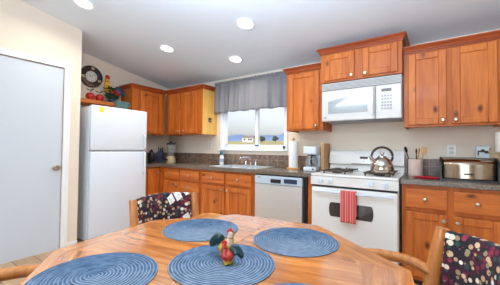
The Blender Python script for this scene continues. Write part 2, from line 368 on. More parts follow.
    def build(s, name, mat, parent=None, loc=None, rotz=0., smooth=None, angle=40):
        me = bpy.data.meshes.new(name)
        s.bm.to_mesh(me); s.bm.free()
        me.materials.append(MATS[mat])
        if s.sm or smooth:
            for p in me.polygons: p.use_smooth = True
            try: me.set_sharp_from_angle(angle=math.radians(angle))
            except Exception: pass
        o = bpy.data.objects.new(name, me); C.objects.link(o)
        if parent is not None: o.parent = parent
        if loc is not None: o.location = loc
        o.rotation_euler.z = rotz
        return o
def thing(name, label, cat, loc=(0, 0, 0), rotz=0., group=None):
    o = bpy.data.objects.new(name, None); C.objects.link(o); o.empty_display_size = .05
    o.location = loc; o.rotation_euler = (0, 0, rotz); o['label'] = label; o['category'] = cat
    if group: o['group'] = group
    return o
def tag(o, label, cat, group=None):
    o['label'] = label; o['category'] = cat
    if group: o['group'] = group
    return o
def struct(o): o['kind'] = 'structure'; return o
def dup(root, loc, rotz, label):
    r = root.copy(); C.objects.link(r); r.location = loc; r.rotation_euler = (0, 0, rotz); r['label'] = label
    for ch in list(root.children):
        c = ch.copy(); C.objects.link(c); c.parent = r
        for g in list(ch.children):
            d = g.copy(); C.objects.link(d); d.parent = c
    return r

# ------------------------------------------------------------------ room shell
CZ = lambda y: 2.25-.162*y
XL, XC, XR, YB = -4.0, -3.37, 2.6, -6.5
struct(MB().box(XL-.1, XR+.1, YB-.1, .1, -.12, 0).build('floor', 'floor_planks'))
struct(MB().prism([(.2, CZ(.2)), (.2, CZ(.2)+.12), (YB-.2, CZ(YB-.2)+.12), (YB-.2, CZ(YB-.2))], 'X', XL-.2, XR+.2).build('ceiling', 'ceiling_paint'))
# window wall (y = 0), opening for the kitchen window
WX0, WX1, WZ0, WZ1 = -2.715, -1.575, 1.15, 2.02
w = MB(); T = .12
w.box(XL-.1, WX0, 0, T, 0, CZ(0)); w.box(WX1, XR+.1, 0, T, 0, CZ(0)); w.box(WX0, WX1, 0, T, 0, WZ0); w.box(WX0, WX1, 0, T, WZ1, CZ(0))
struct(w.build('wall_back', 'wall_paint'))
struct(MB().prism([(0, 0), (0, CZ(0)), (-1.875, CZ(-1.875)), (-1.875, 0)], 'X', XL-.1, XL).build('wall_left', 'wall_paint'))
# closet wall with door opening
DY0, DY1, DZ = -2.715, -1.945, 2.045
w = MB()
w.prism([(-1.775, 0), (-1.775, CZ(-1.775)), (DY1, CZ(DY1)), (DY1, 0)], 'X', XC-.1, XC)
w.prism([(DY1, DZ), (DY1, CZ(DY1)), (DY0, CZ(DY0)), (DY0, DZ)], 'X', XC-.1, XC)
w.prism([(DY0, 0), (DY0, CZ(DY0)), (YB, CZ(YB)), (YB, 0)], 'X', XC-.1, XC)
w.prism([(XL, 0), (XC-.1, 0), (XC-.1, CZ(-1.775)), (XL, CZ(-1.775))], 'Y', -1.875, -1.775)
struct(w.build('wall_closet', 'wall_paint'))
# right and rear walls, each with an opening added to let light in
w = MB(); A, B_ = -4.5, -2.3
for y0, y1, z0, z1 in ((.1, B_, 0, None), (A, YB, 0, None), (B_, A, 2.2, None), (B_, A, 0, .7)):
    if z1 is None and z0 == 0 or z0 == 2.2: w.prism([(y0, z0), (y0, CZ(y0)), (y1, CZ(y1)), (y1, z0)], 'X', XR, XR+.1)
    else: w.prism([(y0, z0), (y0, .7), (y1, .7), (y1, z0)], 'X', XR, XR+.1)
struct(w.build('wall_right', 'wall_paint'))
w = MB(); zt = CZ(YB)
w.box(XL-.1, -2.1, YB-.1, YB, 0, zt); w.box(.9, XR+.1, YB-.1, YB, 0, zt); w.box(-2.1, .9, YB-.1, YB, 2.3, zt); w.box(-2.1, .9, YB-.1, YB, 0, .2)
struct(w.build('wall_front', 'wall_paint'))

# closet door
d = struct(MB().rbox(XC-.045, XC-.008, DY0+.006, DY1-.006, .02, DZ-.006, .002, 1).build('door_1', 'door_paint'))
kn = MB()
kn.lathe([(0, 0), (.032, 0), (.032, .006), (.012, .012), (.012, .03), (.026, .042), (.029, .055), (.024, .066), (0, .07)], 24, Matrix.Translation((XC-.008, -2.005, .925)) @ Matrix.Rotation(PI/2, 4, 'Y'))
kn.build('door_knob', 'nickel', d)
tr = MB(); cw = .062
for y0, y1, z0, z1 in ((DY1, DY1+cw, 0, DZ+cw), (DY0-cw, DY0, 0, DZ+cw), (DY0, DY1, DZ, DZ+cw)):
    tr.rbox(XC, XC+.014, y0, y1, z0, z1, .003, 1)
    if y1-y0 < .1:
        tr.rbox(XC+.002, XC+.020, y0+(.034 if y0 == DY1 else 0), y1-(0 if y0 == DY1 else .034), z0, z1, .003, 1)
struct(tr.build('trim_1', 'trim_paint'))
bb = MB(); bb.rbox(XC, XC+.012, DY1+cw, -1.775, 0, .075, .003, 1); bb.rbox(XC, XC+.012, YB, DY0-cw, 0, .075, .003, 1)
struct(bb.build('baseboard_closet', 'trim_paint'))
struct(MB().rbox(XL, XL+.012, -1.77, -.88, 0, .075, .003, 1).build('baseboard_left', 'trim_paint'))

# kitchen window
wf = MB()
fx0, fx1, fz0, fz1 = WX0, WX1, WZ0, WZ1
F = .045
for x0, x1, z0, z1 in ((fx0, fx0+F, fz0, fz1), (fx1-F, fx1, fz0, fz1), (fx0+F, fx1-F, fz0, fz0+.04), (fx0+F, fx1-F, fz1-F, fz1)):
    wf.rbox(x0, x1, .035, .10, z0, z1, .004, 1)
win = struct(wf.build('window_1', 'vinyl_white'))
s1 = MB(); sx0, sx1 = fx0+F, -2.055
for x0, x1, z0, z1 in ((sx0, sx0+.035, fz0+.04, fz1-F), (sx1-.05, sx1, fz0+.04, fz1-F), (sx0, sx1, fz0+.04, fz0+.07), (sx0, sx1, fz1-F-.03, fz1-F)): s1.rbox(x0, x1, .042, .066, z0, z1, .003, 1)
s1.build('window_sash', 'vinyl_white', win)
s2 = MB(); tx0, tx1 = -2.10, fx1-F
for x0, x1, z0, z1 in ((tx0, tx0+.045, fz0+.04, fz1-F), (tx1-.025, tx1, fz0+.04, fz1-F), (tx0, tx1, fz0+.04, fz0+.065), (tx0, tx1, fz1-F-.03, fz1-F)): s2.rbox(x0, x1, .070, .092, z0, z1, .003, 1)
s2.build('window_sash', 'vinyl_white', win)
MB().box(sx0+.03, sx1-.045, .052, .056, fz0+.065, fz1-F-.025).build('window_pane', 'pane_glass', win)
MB().box(tx0+.04, tx1-.02, .079, .083, fz0+.06, fz1-F-.025).build('window_pane', 'pane_glass', win)
MB().rbox(fx0-.03, fx1+.03, -.045, .036, fz0-.022, fz0+.002, .004, 1).build('window_sill', 'vinyl_white', win)
lin = MB()
lin.box(fx0-.001, fx0+.012, 0, .036, fz0, fz1); lin.box(fx1-.012, fx1+.001, 0, .036, fz0, fz1); lin.box(fx0, fx1, 0, .036, fz1-.012, fz1)
lin.rbox(fx0-.015, fx0, -.014, 0, fz0, fz1+.05, .003, 1); lin.rbox(fx1, fx1+.02, -.014, 0, fz0, fz1+.05, .003, 1); lin.rbox(fx0, fx1, -.014, 0, fz1, fz1+.05, .003, 1)
lin.build('window_casing', 'vinyl_white', win)
# unseen side window and glazed rear door, added to let light in (behind the camera)
for nm, bx in (('added_window_2', [(XR+.02, XR+.08, A, A+.06, .7, 2.2), (XR+.02, XR+.08, B_-.06, B_, .7, 2.2), (XR+.02, XR+.08, A, B_, .7, .76), (XR+.02, XR+.08, A, B_, 2.14, 2.2), (XR+.03, XR+.07, -3.43, -3.37, .7, 2.2)]),
               ('added_window_3', [(-2.1, -2.03, YB-.08, YB-.02, .2, 2.3), (.83, .9, YB-.08, YB-.02, .2, 2.3), (-2.1, .9, YB-.08, YB-.02, .2, .27), (-2.1, .9, YB-.08, YB-.02, 2.23, 2.3), (-.64, -.56, YB-.07, YB-.03, .2, 2.3)])):
    g = MB()
    for q in bx: g.box(*q)
    struct(g.build(nm, 'vinyl_white'))

# ------------------------------------------------------------------ cabinets
def door_part(parent, x0, x1, z0, z1, yf, knob=None, horiz=False, nm='door'):
    """framed door with recessed panel, front towards -y at yf (front face)"""
    th = .02; fw = min(.058, (x1-x0)*.24)
    f = MB(); 
    if horiz:
        f.rbox(x0, x1, yf, yf+th, z0, z1, .005, 2)
        d_ = f.build(nm, 'alder_h', parent)
    else:
        f.rbox(x0, x0+fw, yf, yf+th, z0, z1, .006, 2); f.rbox(x1-fw, x1, yf, yf+th, z0, z1, .006, 2)
        f.rbox(x0+fw, x1-fw, yf+.0015, yf+th, z1-fw, z1-.001, .006, 2); f.rbox(x0+fw, x1-fw, yf+.0015, yf+th, z0+.001, z0+fw, .006, 2)
        d_ = f.build(nm, 'alder_v', parent)
        p = MB(); p.box(x0+fw-.004, x1-fw+.004, yf+.0135, yf+.0185, z0+fw-.004, z1-fw+.004)
        p.build('door_panel', 'alder_v', d_)
    if knob:
        kx, kz = knob
        MB().lathe([(.006, 0), (.0065, .012), (.015, .018), (.0165, .025), (.012, .031), (0, .033)], 18, Matrix.Translation((kx, yf, kz)) @ Matrix.Rotation(PI/2, 4, 'X')).build('knob', 'nickel', d_)
    return d_
def crown(parent, w_, d_, z0, z1, left=True, right=True, name='crown_molding'):
    h = z1-z0; g = MB()
    prof = [(0, 0), (-.008, 0), (-.010, h*.18), (-.018, h*.28), (-.018, h*.42), (-.030, h*.72), (-.038, h*.80), (-.038, h), (0, h)]
    xl = -.036 if left else 0; xr = w_+(.036 if right else 0)
    b2 = bmesh.new(); n = len(prof)
    A_ = [b2.verts.new((prof[i][0] if left else 0, -d_+prof[i][0], z0+prof[i][1])) for i in range(n)]
    B2 = [b2.verts.new((w_-(prof[i][0] if right else 0), -d_+prof[i][0], z0+prof[i][1])) for i in range(n)]
    for i in range(n-1): b2.faces.new((A_[i], A_[i+1], B2[i+1], B2[i]))
    for flag, R_, sx in ((left, A_, 0), (right, B2, w_)):
        if flag:
            K = [b2.verts.new((sx+(prof[i][0] if sx == 0 else -prof[i][0]), -.002, z0+prof[i][1])) for i in range(n)]
            for i in range(n-1): b2.faces.new((R_[i], R_[i+1], K[i+1], K[i]))
    bmesh.ops.recalc_face_normals(b2, faces=b2.faces)
    g.merge(b2)
    g.box(0, w_, -d_, -.002, z1-.012, z1-.001)
    # bead of rope moulding under the crown
    nb = int(w_/.022)
    for i in range(nb):
        xc = (i+.5)*w_/nb
        g.prism([(xc-.010, z0-.001), (xc-.001, z0+.016), (xc+.009, z0+.016), (xc, z0-.001)], 'Y', -d_-.014, -d_-.004)
    return g.build(name, 'alder_crown', parent)
def upper(name, label, loc, rotz, w_, dep, z0, z1, doors, crown_h=.062, cl=True, cr_=True, knobs=None, group='wall cabinets'):
    """doors: list of (x0,x1); local origin at back-left on the wall"""
    t_ = thing(name, label, 'cabinet', loc, rotz, group)
    g = MB(); yf = -dep+.02
    g.box(0, .018, yf+.018, -.002, z0, z1); g.box(w_-.018, w_, yf+.018, -.002, z0, z1)
    g.box(.018, w_-.018, yf+.018, -.002, z0+.018, z0+.034); g.box(.018, w_-.018, yf+.018, -.002, z1-.03, z1-.01); g.box(.018, w_-.018, -.010, -.002, z0+.034, z1-.03)
    g.build('carcass', 'alder_frame', t_)
    ff = MB(); edges = [0]+[e_ for d_ in doors for e_ in d_]+[w_]
    ff.box(0, w_, yf, yf+.018, z1-.045, z1); ff.box(0, w_, yf, yf+.018, z0, z0+.038)
    for i in range(0, len(edges), 2):
        a = edges[i]-(.012 if i else 0); c = edges[i+1]+(.012 if i+1 < len(edges)-1 else 0)
        ff.box(max(a, 0), min(c, w_), yf, yf+.018, z0+.038, z1-.045)
    ff.build('face_frame', 'alder_frame', t_)
    for i, (a, c) in enumerate(doors):
        door_part(t_, a, c, z0+.018, z1-.018, -dep, knobs[i] if knobs else None)
    crown(t_, w_, dep-.02, z1-.004, z1-.004+crown_h, cl, cr_)
    return t_
UZ0, UZ1 = 1.372, 2.062
upper('wall_cabinet', 'two-door wood wall cabinet between the window valance and the inner corner', (-3.66, 0, 0), 0, .845, .34, UZ0, UZ1, [(.06, .345), (.43, .735)], cl=False, knobs=[(.32, 1.43), (.455, 1.43)])
_e = MB().box(.8455, .850, -.3215, -.002, UZ0, UZ1).build('end_panel', 'lamplit_alder', bpy.data.objects['wall_cabinet']); _e['label'] = 'cabinet end panel with lamplight painted in pale yellow'  # thin sheet over the carcass side; recessed-lamp glow put into its colour
upper('wall_cabinet', 'wood wall cabinet on the left wall, right of the rooster ornament', (XL, -.935, 0), PI/2, .595, .34, UZ0, UZ1, [(.13, .52)], cr_=False, knobs=[(.165, 1.43)])
upper('wall_cabinet', 'single-door wood wall cabinet between the window and the microwave', (-1.405, 0, 0), 0, .445, .34, UZ0, UZ1, [(.03, .405)], cr_=False, knobs=[(.375, 1.425)])
upper('wall_cabinet', 'short two-door wood cabinet raised above the white microwave', (-.955, 0, 0), 0, .77, .415, 1.872, 2.182, [(.045, .35), (.43, .735)], knobs=[(.325, 1.915), (.455, 1.915)])
upper('wall_cabinet', 'tall two-door wood wall cabinet above the bread box', (-.18, 0, 0), 0, .685, .34, UZ0, UZ1, [(.04, .325), (.362, .655)], cl=False, cr_=False, knobs=[(.30, 1.425), (.388, 1.425)])
upper('wall_cabinet', 'wood wall cabinet cut off by the right edge of the photo', (.508, 0, 0), 0, .70, .34, UZ0, UZ1, [(.03, .34), (.37, .67)], cl=False, knobs=[(.31, 1.425), (.40, 1.425)])

def base(name, label, loc, rotz, w_, dep, fronts, group='base cabinets', ztop=.874, zk=.10, skipback=False):
    """fronts: (kind,x0,x1,z0,z1,knobx,knobz) kind drawer|door"""
    t_ = thing(name, label, 'cabinet', loc, rotz, group); yf = -dep+.02
    g = MB(); g.box(0, .018, yf+.018, -.004, zk, ztop); g.box(w_-.018, w_, yf+.018, -.004, zk, ztop); g.box(.018, w_-.018, yf+.018, -.004, zk, zk+.018); g.box(.018, w_-.018, -.012, -.004, zk+.018, ztop)
    g.build('carcass', 'alder_frame', t_)
    ff = MB(); ff.box(0, w_, yf, yf+.018, ztop-.03, ztop); ff.box(0, w_, yf, yf+.018, zk, zk+.03)
    ff.box(.002, w_-.002, yf+.014, yf+.018, zk+.03, ztop-.03)
    xs = sorted(set([round(f[1], 4) for f in fronts]+[round(f[2], 4) for f in fronts]))
    ff.box(0, xs[0]+.01, yf, yf+.0139, zk+.03, ztop-.03); ff.box(xs[-1]-.01, w_, yf, yf+.0139, zk+.03, ztop-.03)
    if len(xs) > 2: ff.box(xs[1]-.01, xs[2]+.01, yf, yf+.0139, zk+.03, ztop-.03)
    for f in fronts:
        if f[0] == 'drawer': ff.box(f[1]+.011, f[2]-.011, yf, yf+.0138, f[3]-.03, f[3]+.01)
    ff.build('face_frame', 'alder_frame', t_)
    for k, x0, x1, z0, z1, kx, kz in fronts:
        if k == 'drawer': door_part(t_, x0, x1, z0, z1, -dep, (kx, kz), True, 'drawer')
        else: door_part(t_, x0, x1, z0, z1, -dep, (kx, kz) if kx is not None else None)
    MB().box(0, w_, -dep+.09, -dep+.10, 0, zk).build('toe_kick', 'dark_gap', t_)
    return t_
BD = .622
base('base_cabinet', 'narrow full-height door base cabinet beside the refrigerator', (XL, -.935, 0), PI/2, .299, BD, [('door', .085, .28, .125, .85, .25, .79)])
base('base_cabinet', 'wood base cabinet with stacked drawers in the corner, behind the far chair', (-3.372, 0, 0), 0, .818, BD,
     [('drawer', .06, .395, .705, .845, .2275, .775), ('door', .06, .395, .13, .675, .36, .63), ('drawer', .43, .80, .705, .845, .615, .775), ('drawer', .43, .80, .545, .675, .615, .61), ('drawer', .43, .80, .13, .515, .615, .45)])
base('base_cabinet', 'two-door wood base cabinet under the sink, left of the dishwasher', (-2.55, 0, 0), 0, .888, BD,
     [('drawer', .035, .425, .705, .845, .23, .775), ('drawer', .46, .845, .705, .845, .6525, .775), ('door', .035, .425, .13, .675, .40, .635), ('door', .46, .845, .13, .675, .49, .635)])
base('base_cabinet', 'wood base cabinet with two drawers and two doors right of the white range', (-.172, 0, 0), 0, .655, BD,
     [('drawer', .025, .31, .69, .845, .165, .765), ('drawer', .345, .63, .69, .845, .4875, .765), ('door', .025, .31, .13, .655, .285, .61), ('door', .345, .63, .13, .655, .37, .61)])
base('base_cabinet', 'wood base cabinet at the right edge, mostly behind the near chair', (.486, 0, 0), 0, .714, BD,
     [('drawer', .025, .34, .69, .845, .18, .765), ('drawer', .375, .69, .69, .845, .53, .765), ('door', .025, .34, .13, .655, .315, .61), ('door', .375, .69, .13, .655, .40, .61)])
tag(MB().box(-1.012, -.962, -.60, -.004, 0, .874).box(-1.012, -.962, -.602, -.60, .0, .874).build('filler_panel', 'alder_frame'), 'narrow wood filler panel between the dishwasher and the white range', 'panel')

tag(MB().box(-3.424, -3.3725, -.635, -.59, 0, .874).build('filler_panel', 'alder_frame'), 'wood filler strip in the inner corner between the two cabinet runs', 'panel')
# worktops
SX0, SX1, SY0, SY1 = -2.43, -1.72, -.53, -.10
ct = MB(); zt0, zt1 = .875, .914
ct.box(XL+.002, -3.36, -.937, -.002, zt0, zt1)
for x0, x1, y0, y1 in ((-3.36, SX0, -.64, -.002), (SX1, -.957, -.64, -.002), (SX0, SX1, -.64, SY0), (SX0, SX1, SY1, -.002)): ct.box(x0, x1, y0, y1, zt0, zt1)
c1 = ct.build('countertop', 'laminate'); tag(c1, 'long brown stone-look L-shaped worktop holding the sink', 'worktop')
c2 = MB().rbox(-.180, 1.2, -.642, -.002, zt0, zt1, .006, 2).build('countertop', 'laminate'); tag(c2, 'short brown stone-look worktop right of the white range', 'worktop')
s = MB().box(XL+.012, -.957, -.012, -.001, .915, 1.075); s.box(XL+.001, XL+.012, -.935, -.001, .915, 1.075)
tag(s.build('tile_backsplash', 'slate_tile'), 'low strip of brown slate tile under the kitchen window', 'backsplash')
tag(MB().box(-.180, 1.2, -.012, -.001, .915, 1.075).build('tile_backsplash', 'slate_tile'), 'low strip of brown slate tile behind the bread box', 'backsplash')

# sink and faucet
t = thing('sink', 'double-bowl steel sink set into the worktop under the window', 'sink', (0, 0, .914))
g = MB()
for x0, x1, y0, y1 in ((SX0-.02, SX0+.025, SY0-.02, SY1+.045), (SX1-.025, SX1+.02, SY0-.02, SY1+.045), (SX0, SX1, SY0-.02, SY0+.02), (SX0, SX1, SY1-.02, SY1+.045), (-2.085, -2.065, SY0, SY1)): g.rbox(x0, x1, y0, y1, .0006, .007, .003, 1)
g.build('rim', 'steel', t)
for x0, x1 in ((SX0+.02, -2.088), (-2.062, SX1-.02)):
    g = MB(); y0, y1 = SY0+.018, SY1-.018; d_ = -.17
    g.box(x0, x1, y0, y1, d_-.003, d_); g.box(x0-.002, x0, y0, y1, d_, .004); g.box(x1, x1+.002, y0, y1, d_, .004); g.box(x0, x1, y0-.002, y0, d_, .004); g.box(x0, x1, y1, y1+.002, d_, .004)
    g.build('bowl', 'steel', t)
t = thing('faucet', 'chrome faucet with a low arched spout behind the sink', 'faucet', (-2.085, -.085, .921))
MB().rbox(-.12, .12, -.025, .025, 0, .012, .005, 2).build('deck_plate', 'chrome', t)
MB().tube([(.0, 0, .01), (.0, 0, .09), (-.005, -.015, .108), (-.04, -.06, .114), (-.085, -.12, .108), (-.095, -.14, .09)], .009, 10).build('spout', 'chrome', t)
for x in (-.085, .085): MB().cyl((x, 0, .012), (x, 0, .045), .016, .013).tube([(x, 0, .045), (x, 0, .075), (x*1.25, -.02, .085)], .008, 8).build('handle', 'chrome', t)

# ------------------------------------------------------------------ refrigerator
t = thing('refrigerator', 'white top-freezer refrigerator standing beside the closet wall', 'refrigerator', (0, 0, 0))
fy0, fy1, fx = -1.69, -.951, -3.269
MB().rbox(XL+.08, fx-.075, fy0+.004, fy1-.004, .03, 1.654, .006).build('body', 'appliance_white', t)
MB().box(fx-.075, fx-.06, fy0+.012, fy1-.012, .08, 1.645).build('door_gasket', 'seal_grey', t)
for nm, z0, z1 in (('fridge_door', .075, 1.105), ('freezer_door', 1.117, 1.664)):
    d_ = MB().rbox(fx-.06, fx, fy0, fy1, z0, z1, .014, 3).build(nm, 'appliance_white', t, smooth=True)
    h0, h1 = (.80, 1.09) if nm == 'fridge_door' else (1.13, 1.34)
    MB().tube([(fx-.002, fy1-.055, h0), (fx+.03, fy1-.05, h0+.03), (fx+.034, fy1-.05, (h0+h1)/2), (fx+.03, fy1-.05, h1-.03), (fx-.002, fy1-.055, h1)], .012, 8, up=(1, 0, 0)).build('handle', 'appliance_white', d_)
MB().box(fx-.11, fx-.085, fy0+.02, fy1-.02, .0, .07).build('kick_grille', 'seal_grey', t)
t = thing('sticky_note', 'yellow tag with a white slip on the freezer door corner', 'note', (fx+.0005, -1.583, 1.582))
MB().box(0, .003, -.02, .03, .0, .065).build('yellow_tag', 'sticker_yellow', t)['label'] = 'yellow tag'
MB().box(0, .0015, -.015, .022, -.055, .0).build('white_slip', 'paper_white', t)['label'] = 'white slip of paper'

# shelf and ornaments above the refrigerator
SZ = 1.795
tag(MB().rbox(XL+.001, -3.70, -1.773, -.94, 1.745, SZ, .006).build('wall_shelf', 'alder_y'), 'wood plank shelf above the refrigerator holding ornaments', 'shelf')
def apple(x, y, r, label):
    t_ = thing('apple', label, 'ornament', (x, y, SZ+.001), 0, 'red apples on the shelf')
    MB().lathe([(0, .012*r/.05), (.018*r/.05, .002), (.034*r/.05, .006), (.049*r/.05, .04*r/.05), (.049*r/.05, .058*r/.05), (.034*r/.05, .083*r/.05), (.014*r/.05, .088*r/.05), (0, .076*r/.05)], 20).build('fruit', 'apple_red', t_)
    MB().tube([(0, 0, .076*r/.05), (.004, .002, .1*r/.05), (.012, .006, .12*r/.05)], .003, 6).build('stem', 'stem_brown', t_)
    l = MB()
    for a in (.6, 2.4, 4.4):
        l.ball((.03*math.cos(a), .03*math.sin(a), .125*r/.05), .028, (1, .35, .2), 10, Matrix.Rotation(a, 3, 'Z') @ Matrix.Rotation(-.5, 3, 'Y'))
    l.build('leaf', 'leaf_green', t_)
apple(-3.79, -1.48, .058, 'red apple ornament with leaves, nearer the closet wall')
apple(-3.79, -1.36, .054, 'red apple ornament with leaves, nearer the rooster')
# rooster ornament, facing the closet wall (-y), tail toward the cabinet
t = thing('rooster_ornament', 'large painted rooster with yellow neck and blue tail on the shelf', 'ornament', (-3.87, -1.135, SZ+.001))
MB().lathe([(.07, 0), (.075, .012), (.055, .03), (.035, .05), (.03, .07), (0, .075)], 20).build('base', 'rooster_dark', t)
MB().ball((0, 0, .135), .085, (.75, 1.15, .85)).ball((0, -.05, .16), .06, (.8, .9, 1.1)).build('body', 'rooster_dark', t)
MB().ball((.035, .02, .165), .065, (.55, 1.1, .8)).ball((-.035, .02, .165), .065, (.55, 1.1, .8)).build('wing', 'rooster_red', t)
MB().tube([(0, -.05, .17), (0, -.075, .24), (0, -.085, .31), (0, -.08, .355)], .05, 12, radii=[.056, .046, .034, .024]).build('neck', 'rooster_yellow', t)
hd = MB().ball((0, -.08, .365), .027, (.85, 1, 1)).build('head', 'rooster_red', t)
c = MB()
for k, (yy, zz, rr) in enumerate(((-.105, .392, .014), (-.088, .402, .017), (-.068, .400, .016), (-.052, .388, .013))): c.ball((0, yy, zz), rr, (.4, .8, 1.25), 10)
c.ball((0, -.108, .335), .014, (.5, .7, 1.4), 10); c.build('comb', 'apple_red', hd)
MB().cyl((0, -.10, .365), (0, -.13, .358), .008, .001, 8).build('beak', 'rooster_yellow', hd)
tl = MB()
for k, a in enumerate((-.35, -.1, .15, .4, .7)):
    L_ = .105-.009*k
    tl.tube([(0, .06, .16), (.006*(k-2), .06+L_*.55*math.cos(1.1-a*.9), .16+L_*.75*math.sin(1.1-a*.9)), (.010*(k-2), .06+L_*1.15*math.cos(.95-a), .16+L_*1.0*math.sin(.95-a)), (.012*(k-2), .06+L_*1.35*math.cos(.55-a*1.1), .155+L_*.85*math.sin(.55-a*1.1))], .02, 8, radii=[.02, .027, .026, .012], up=(1, 0, 0))
tl.build('tail', 'rooster_blue', t)
t = thing('flower_pot', 'small green plant with red flowers in front of the rooster', 'plant', (-3.745, -1.215, SZ+.001))
MB().lathe([(.03, 0), (.038, .05), (.034, .05), (.03, .02), (0, .02)], 16).build('pot', 'navy', t)
l = MB(); fl_ = MB()
for k in range(56):
    a = rnd.uniform(0, 2*PI); rr = rnd.uniform(.01, .11); z = rnd.uniform(.03, .23)
    l.ball((rr*math.cos(a)*.3, rr*math.sin(a), z), .030, (1, .55, .25), 8, Matrix.Rotation(a, 3, 'Z') @ Matrix.Rotation(rnd.uniform(-.9, .3), 3, 'Y'))
for k in range(7):
    a = rnd.uniform(0, 2*PI); rr = rnd.uniform(.02, .06)
    fl_.ball((.025+rr*math.cos(a)*.3, .03+rr*math.sin(a), rnd.uniform(.12, .2)), .02, (1, 1, .7), 8)
l.build('foliage', 'leaf_green', t); fl_.build('flowers', 'apple_red', t)
t = thing('serving_dish', 'oval grey-green dish standing on top of the refrigerator', 'dish', (-3.424, -1.235, 1.6555))
g = MB(); g.lathe([(.0, .0), (.06, .0), (.095, .06), (.115, .112), (.108, .115), (.088, .062), (.052, .01), (0, .01)], 28, Matrix.Diagonal((.7, 1.0, 1, 1))); g.build('bowl', 'tray_teal', t)

# clock
t = thing('wall_clock', 'round dark-rimmed clock with a white face on the left wall', 'clock', (XL+.001, -1.385, 2.17))
RX = Matrix.Rotation(PI/2, 4, 'Y')
MB().lathe([(.078, .004), (.155, .004), (.157, .016), (.145, .028), (.11, .030), (.088, .022), (.078, .016)], 48, RX, False).build('rim', 'clock_rim', t)
f_ = MB().lathe([(0, .003), (.082, .003), (.082, .015), (0, .015)], 40, RX).build('face', 'clock_face', t)
mk = MB()
for k in range(12):
    a = k*PI/6; r0, r1 = (.058, .073) if k % 3 else (.052, .075)
    b2 = bmesh.new(); bmesh.ops.create_cube(b2, size=1, matrix=Matrix.Translation((.016, 0, 0)) @ Matrix.Rotation(-a, 4, 'X') @ Matrix.Translation((0, 0, (r0+r1)/2)) @ Matrix.Diagonal((.001, .006, r1-r0, 1))); mk.merge(b2)
mk.build('hour_marks', 'clock_mark', f_)
for nm, a, ln_, wd in (('hour_hand', 5.3, .042, .006), ('minute_hand', .95, .064, .004)):
    b2 = bmesh.new(); bmesh.ops.create_cube(b2, size=1, matrix=Matrix.Translation((.0175, 0, 0)) @ Matrix.Rotation(-a, 4, 'X') @ Matrix.Translation((0, 0, ln_/2)) @ Matrix.Diagonal((.001, wd, ln_, 1)))
    MB().merge(b2).build(nm, 'clock_mark', t)
for a in (0.1, 2.0, 4.6): MB().ball((.029, .117*math.sin(a), .117*math.cos(a)), .022, (.25, 1.2, .8), 10).build('rim_medallion', 'beige', t)['label'] = 'pale medallion on the dark rim'

# ------------------------------------------------------------------ dishwasher
t = thing('dishwasher', 'stainless steel dishwasher with a control strip under the worktop', 'dishwasher', (-1.648, 0, 0)); w_ = .622
MB().box(0, w_, -.60, -.02, .10, .870).build('tub', 'black_plastic', t)
MB().rbox(.008, w_-.035, -.645, -.60, .12, .765, .006).build('door', 'steel', t)
p = MB().rbox(.008, w_-.035, -.648, -.60, .77, .858, .006).build('control_panel', 'fascia_blue', t)
MB().rbox(.22, .345, -.652, -.647, .787, .828, .006).build('pocket_handle', 'black_plastic', p)
MB().rbox(.385, .535, -.651, -.647, .792, .838, .006).build('display', 'navy', p)
MB().box(.05, .09, -.650, -.647, .835, .843).build('badge', 'navy', p)
MB().box(.012, w_, -.56, -.55, 0, .10).build('toe_panel', 'black_plastic', t)

# ------------------------------------------------------------------ range
t = thing('range', 'white gas range with a backguard and a towel on its oven handle', 'range', (-.952, 0, 0)); w_ = .764; fy = -.675
MB().box(.004, w_-.004, -.64, -.02, .03, .90).build('body', 'appliance_cream', t)
MB().rbox(0, w_, fy, -.02, .90, .922, .006).build('cooktop', 'appliance_cream', t)
p = MB().prism([(-.64, .816), (fy, .816), (fy-.004, .897), (-.64, .897)], 'X', 0, w_).build('control_panel', 'appliance_cream', t)
MB().box(.01, w_-.01, -.66, -.64, .796, .816).build('vent_gap', 'dark_gap', t)
for x in (.10, .195, .555, .665):
    k = MB().lathe([(0, 0), (.024, 0), (.024, .008), (.020, .022), (0, .024)], 20, Matrix.Translation((x, fy-.002, .858)) @ Matrix.Rotation(PI/2, 4, 'X'))
    k.rbox(x-.005, x+.005, fy-.034, fy-.02, .84, .876, .002, 1).build('knob', 'appliance_white', t)
d_ = MB().rbox(.008, w_-.008, fy, -.642, .26, .794, .008).build('oven_door', 'appliance_cream', t)
# oven window with arched ends
g = MB(); pts = []
X0, X1, Z0, Z1 = .183, .572, .53, .662
for i in range(9): a = PI/2+PI*i/8; pts.append((X0+.02+.02*math.cos(a), (Z0+Z1)/2+(Z1-Z0)/2*math.sin(a)))
for i in range(9): a = -PI/2+PI*i/8; pts.append((X1-.02+.02*math.cos(a), (Z0+Z1)/2+(Z1-Z0)/2*math.sin(a)))
g.prism(pts, 'Y', fy-.004, fy+.002).build('oven_window', 'oven_glass', d_)
g = MB(); g.rbox(.03, w_-.03, fy-.048, fy-.028, .752, .776, .009, 3); g.rbox(.05, .08, fy-.035, fy+.002, .754, .774, .004, 1); g.rbox(w_-.08, w_-.05, fy-.035, fy+.002, .754, .774, .004, 1)
g.build('oven_handle', 'appliance_white', d_)
MB().rbox(.008, w_-.008, fy, -.642, .06, .25, .008).build('storage_drawer', 'appliance_cream', t)
g = MB().prism([(-.02, .922), (-.115, .922), (-.10, .99), (-.135, 1.0), (-.125, 1.10), (-.105, 1.14), (-.08, 1.155), (-.02, 1.155)], 'X', .004, w_-.004, .006)
bgd = g.build('backguard', 'appliance_cream', t)
MB().rbox(.34, .42, -.134, -.126, 1.06, 1.085, .002, 1).build('clock_display', 'display_brown', bgd)
MB().box(.25, w_-.20, -.1365, -.125, 1.000, 1.008).build('vent_slot', 'dark_gap', bgd)
MB().box(.37, .385, -.1365, -.128, 1.03, 1.036).build('brand_mark', 'seal_grey', bgd)
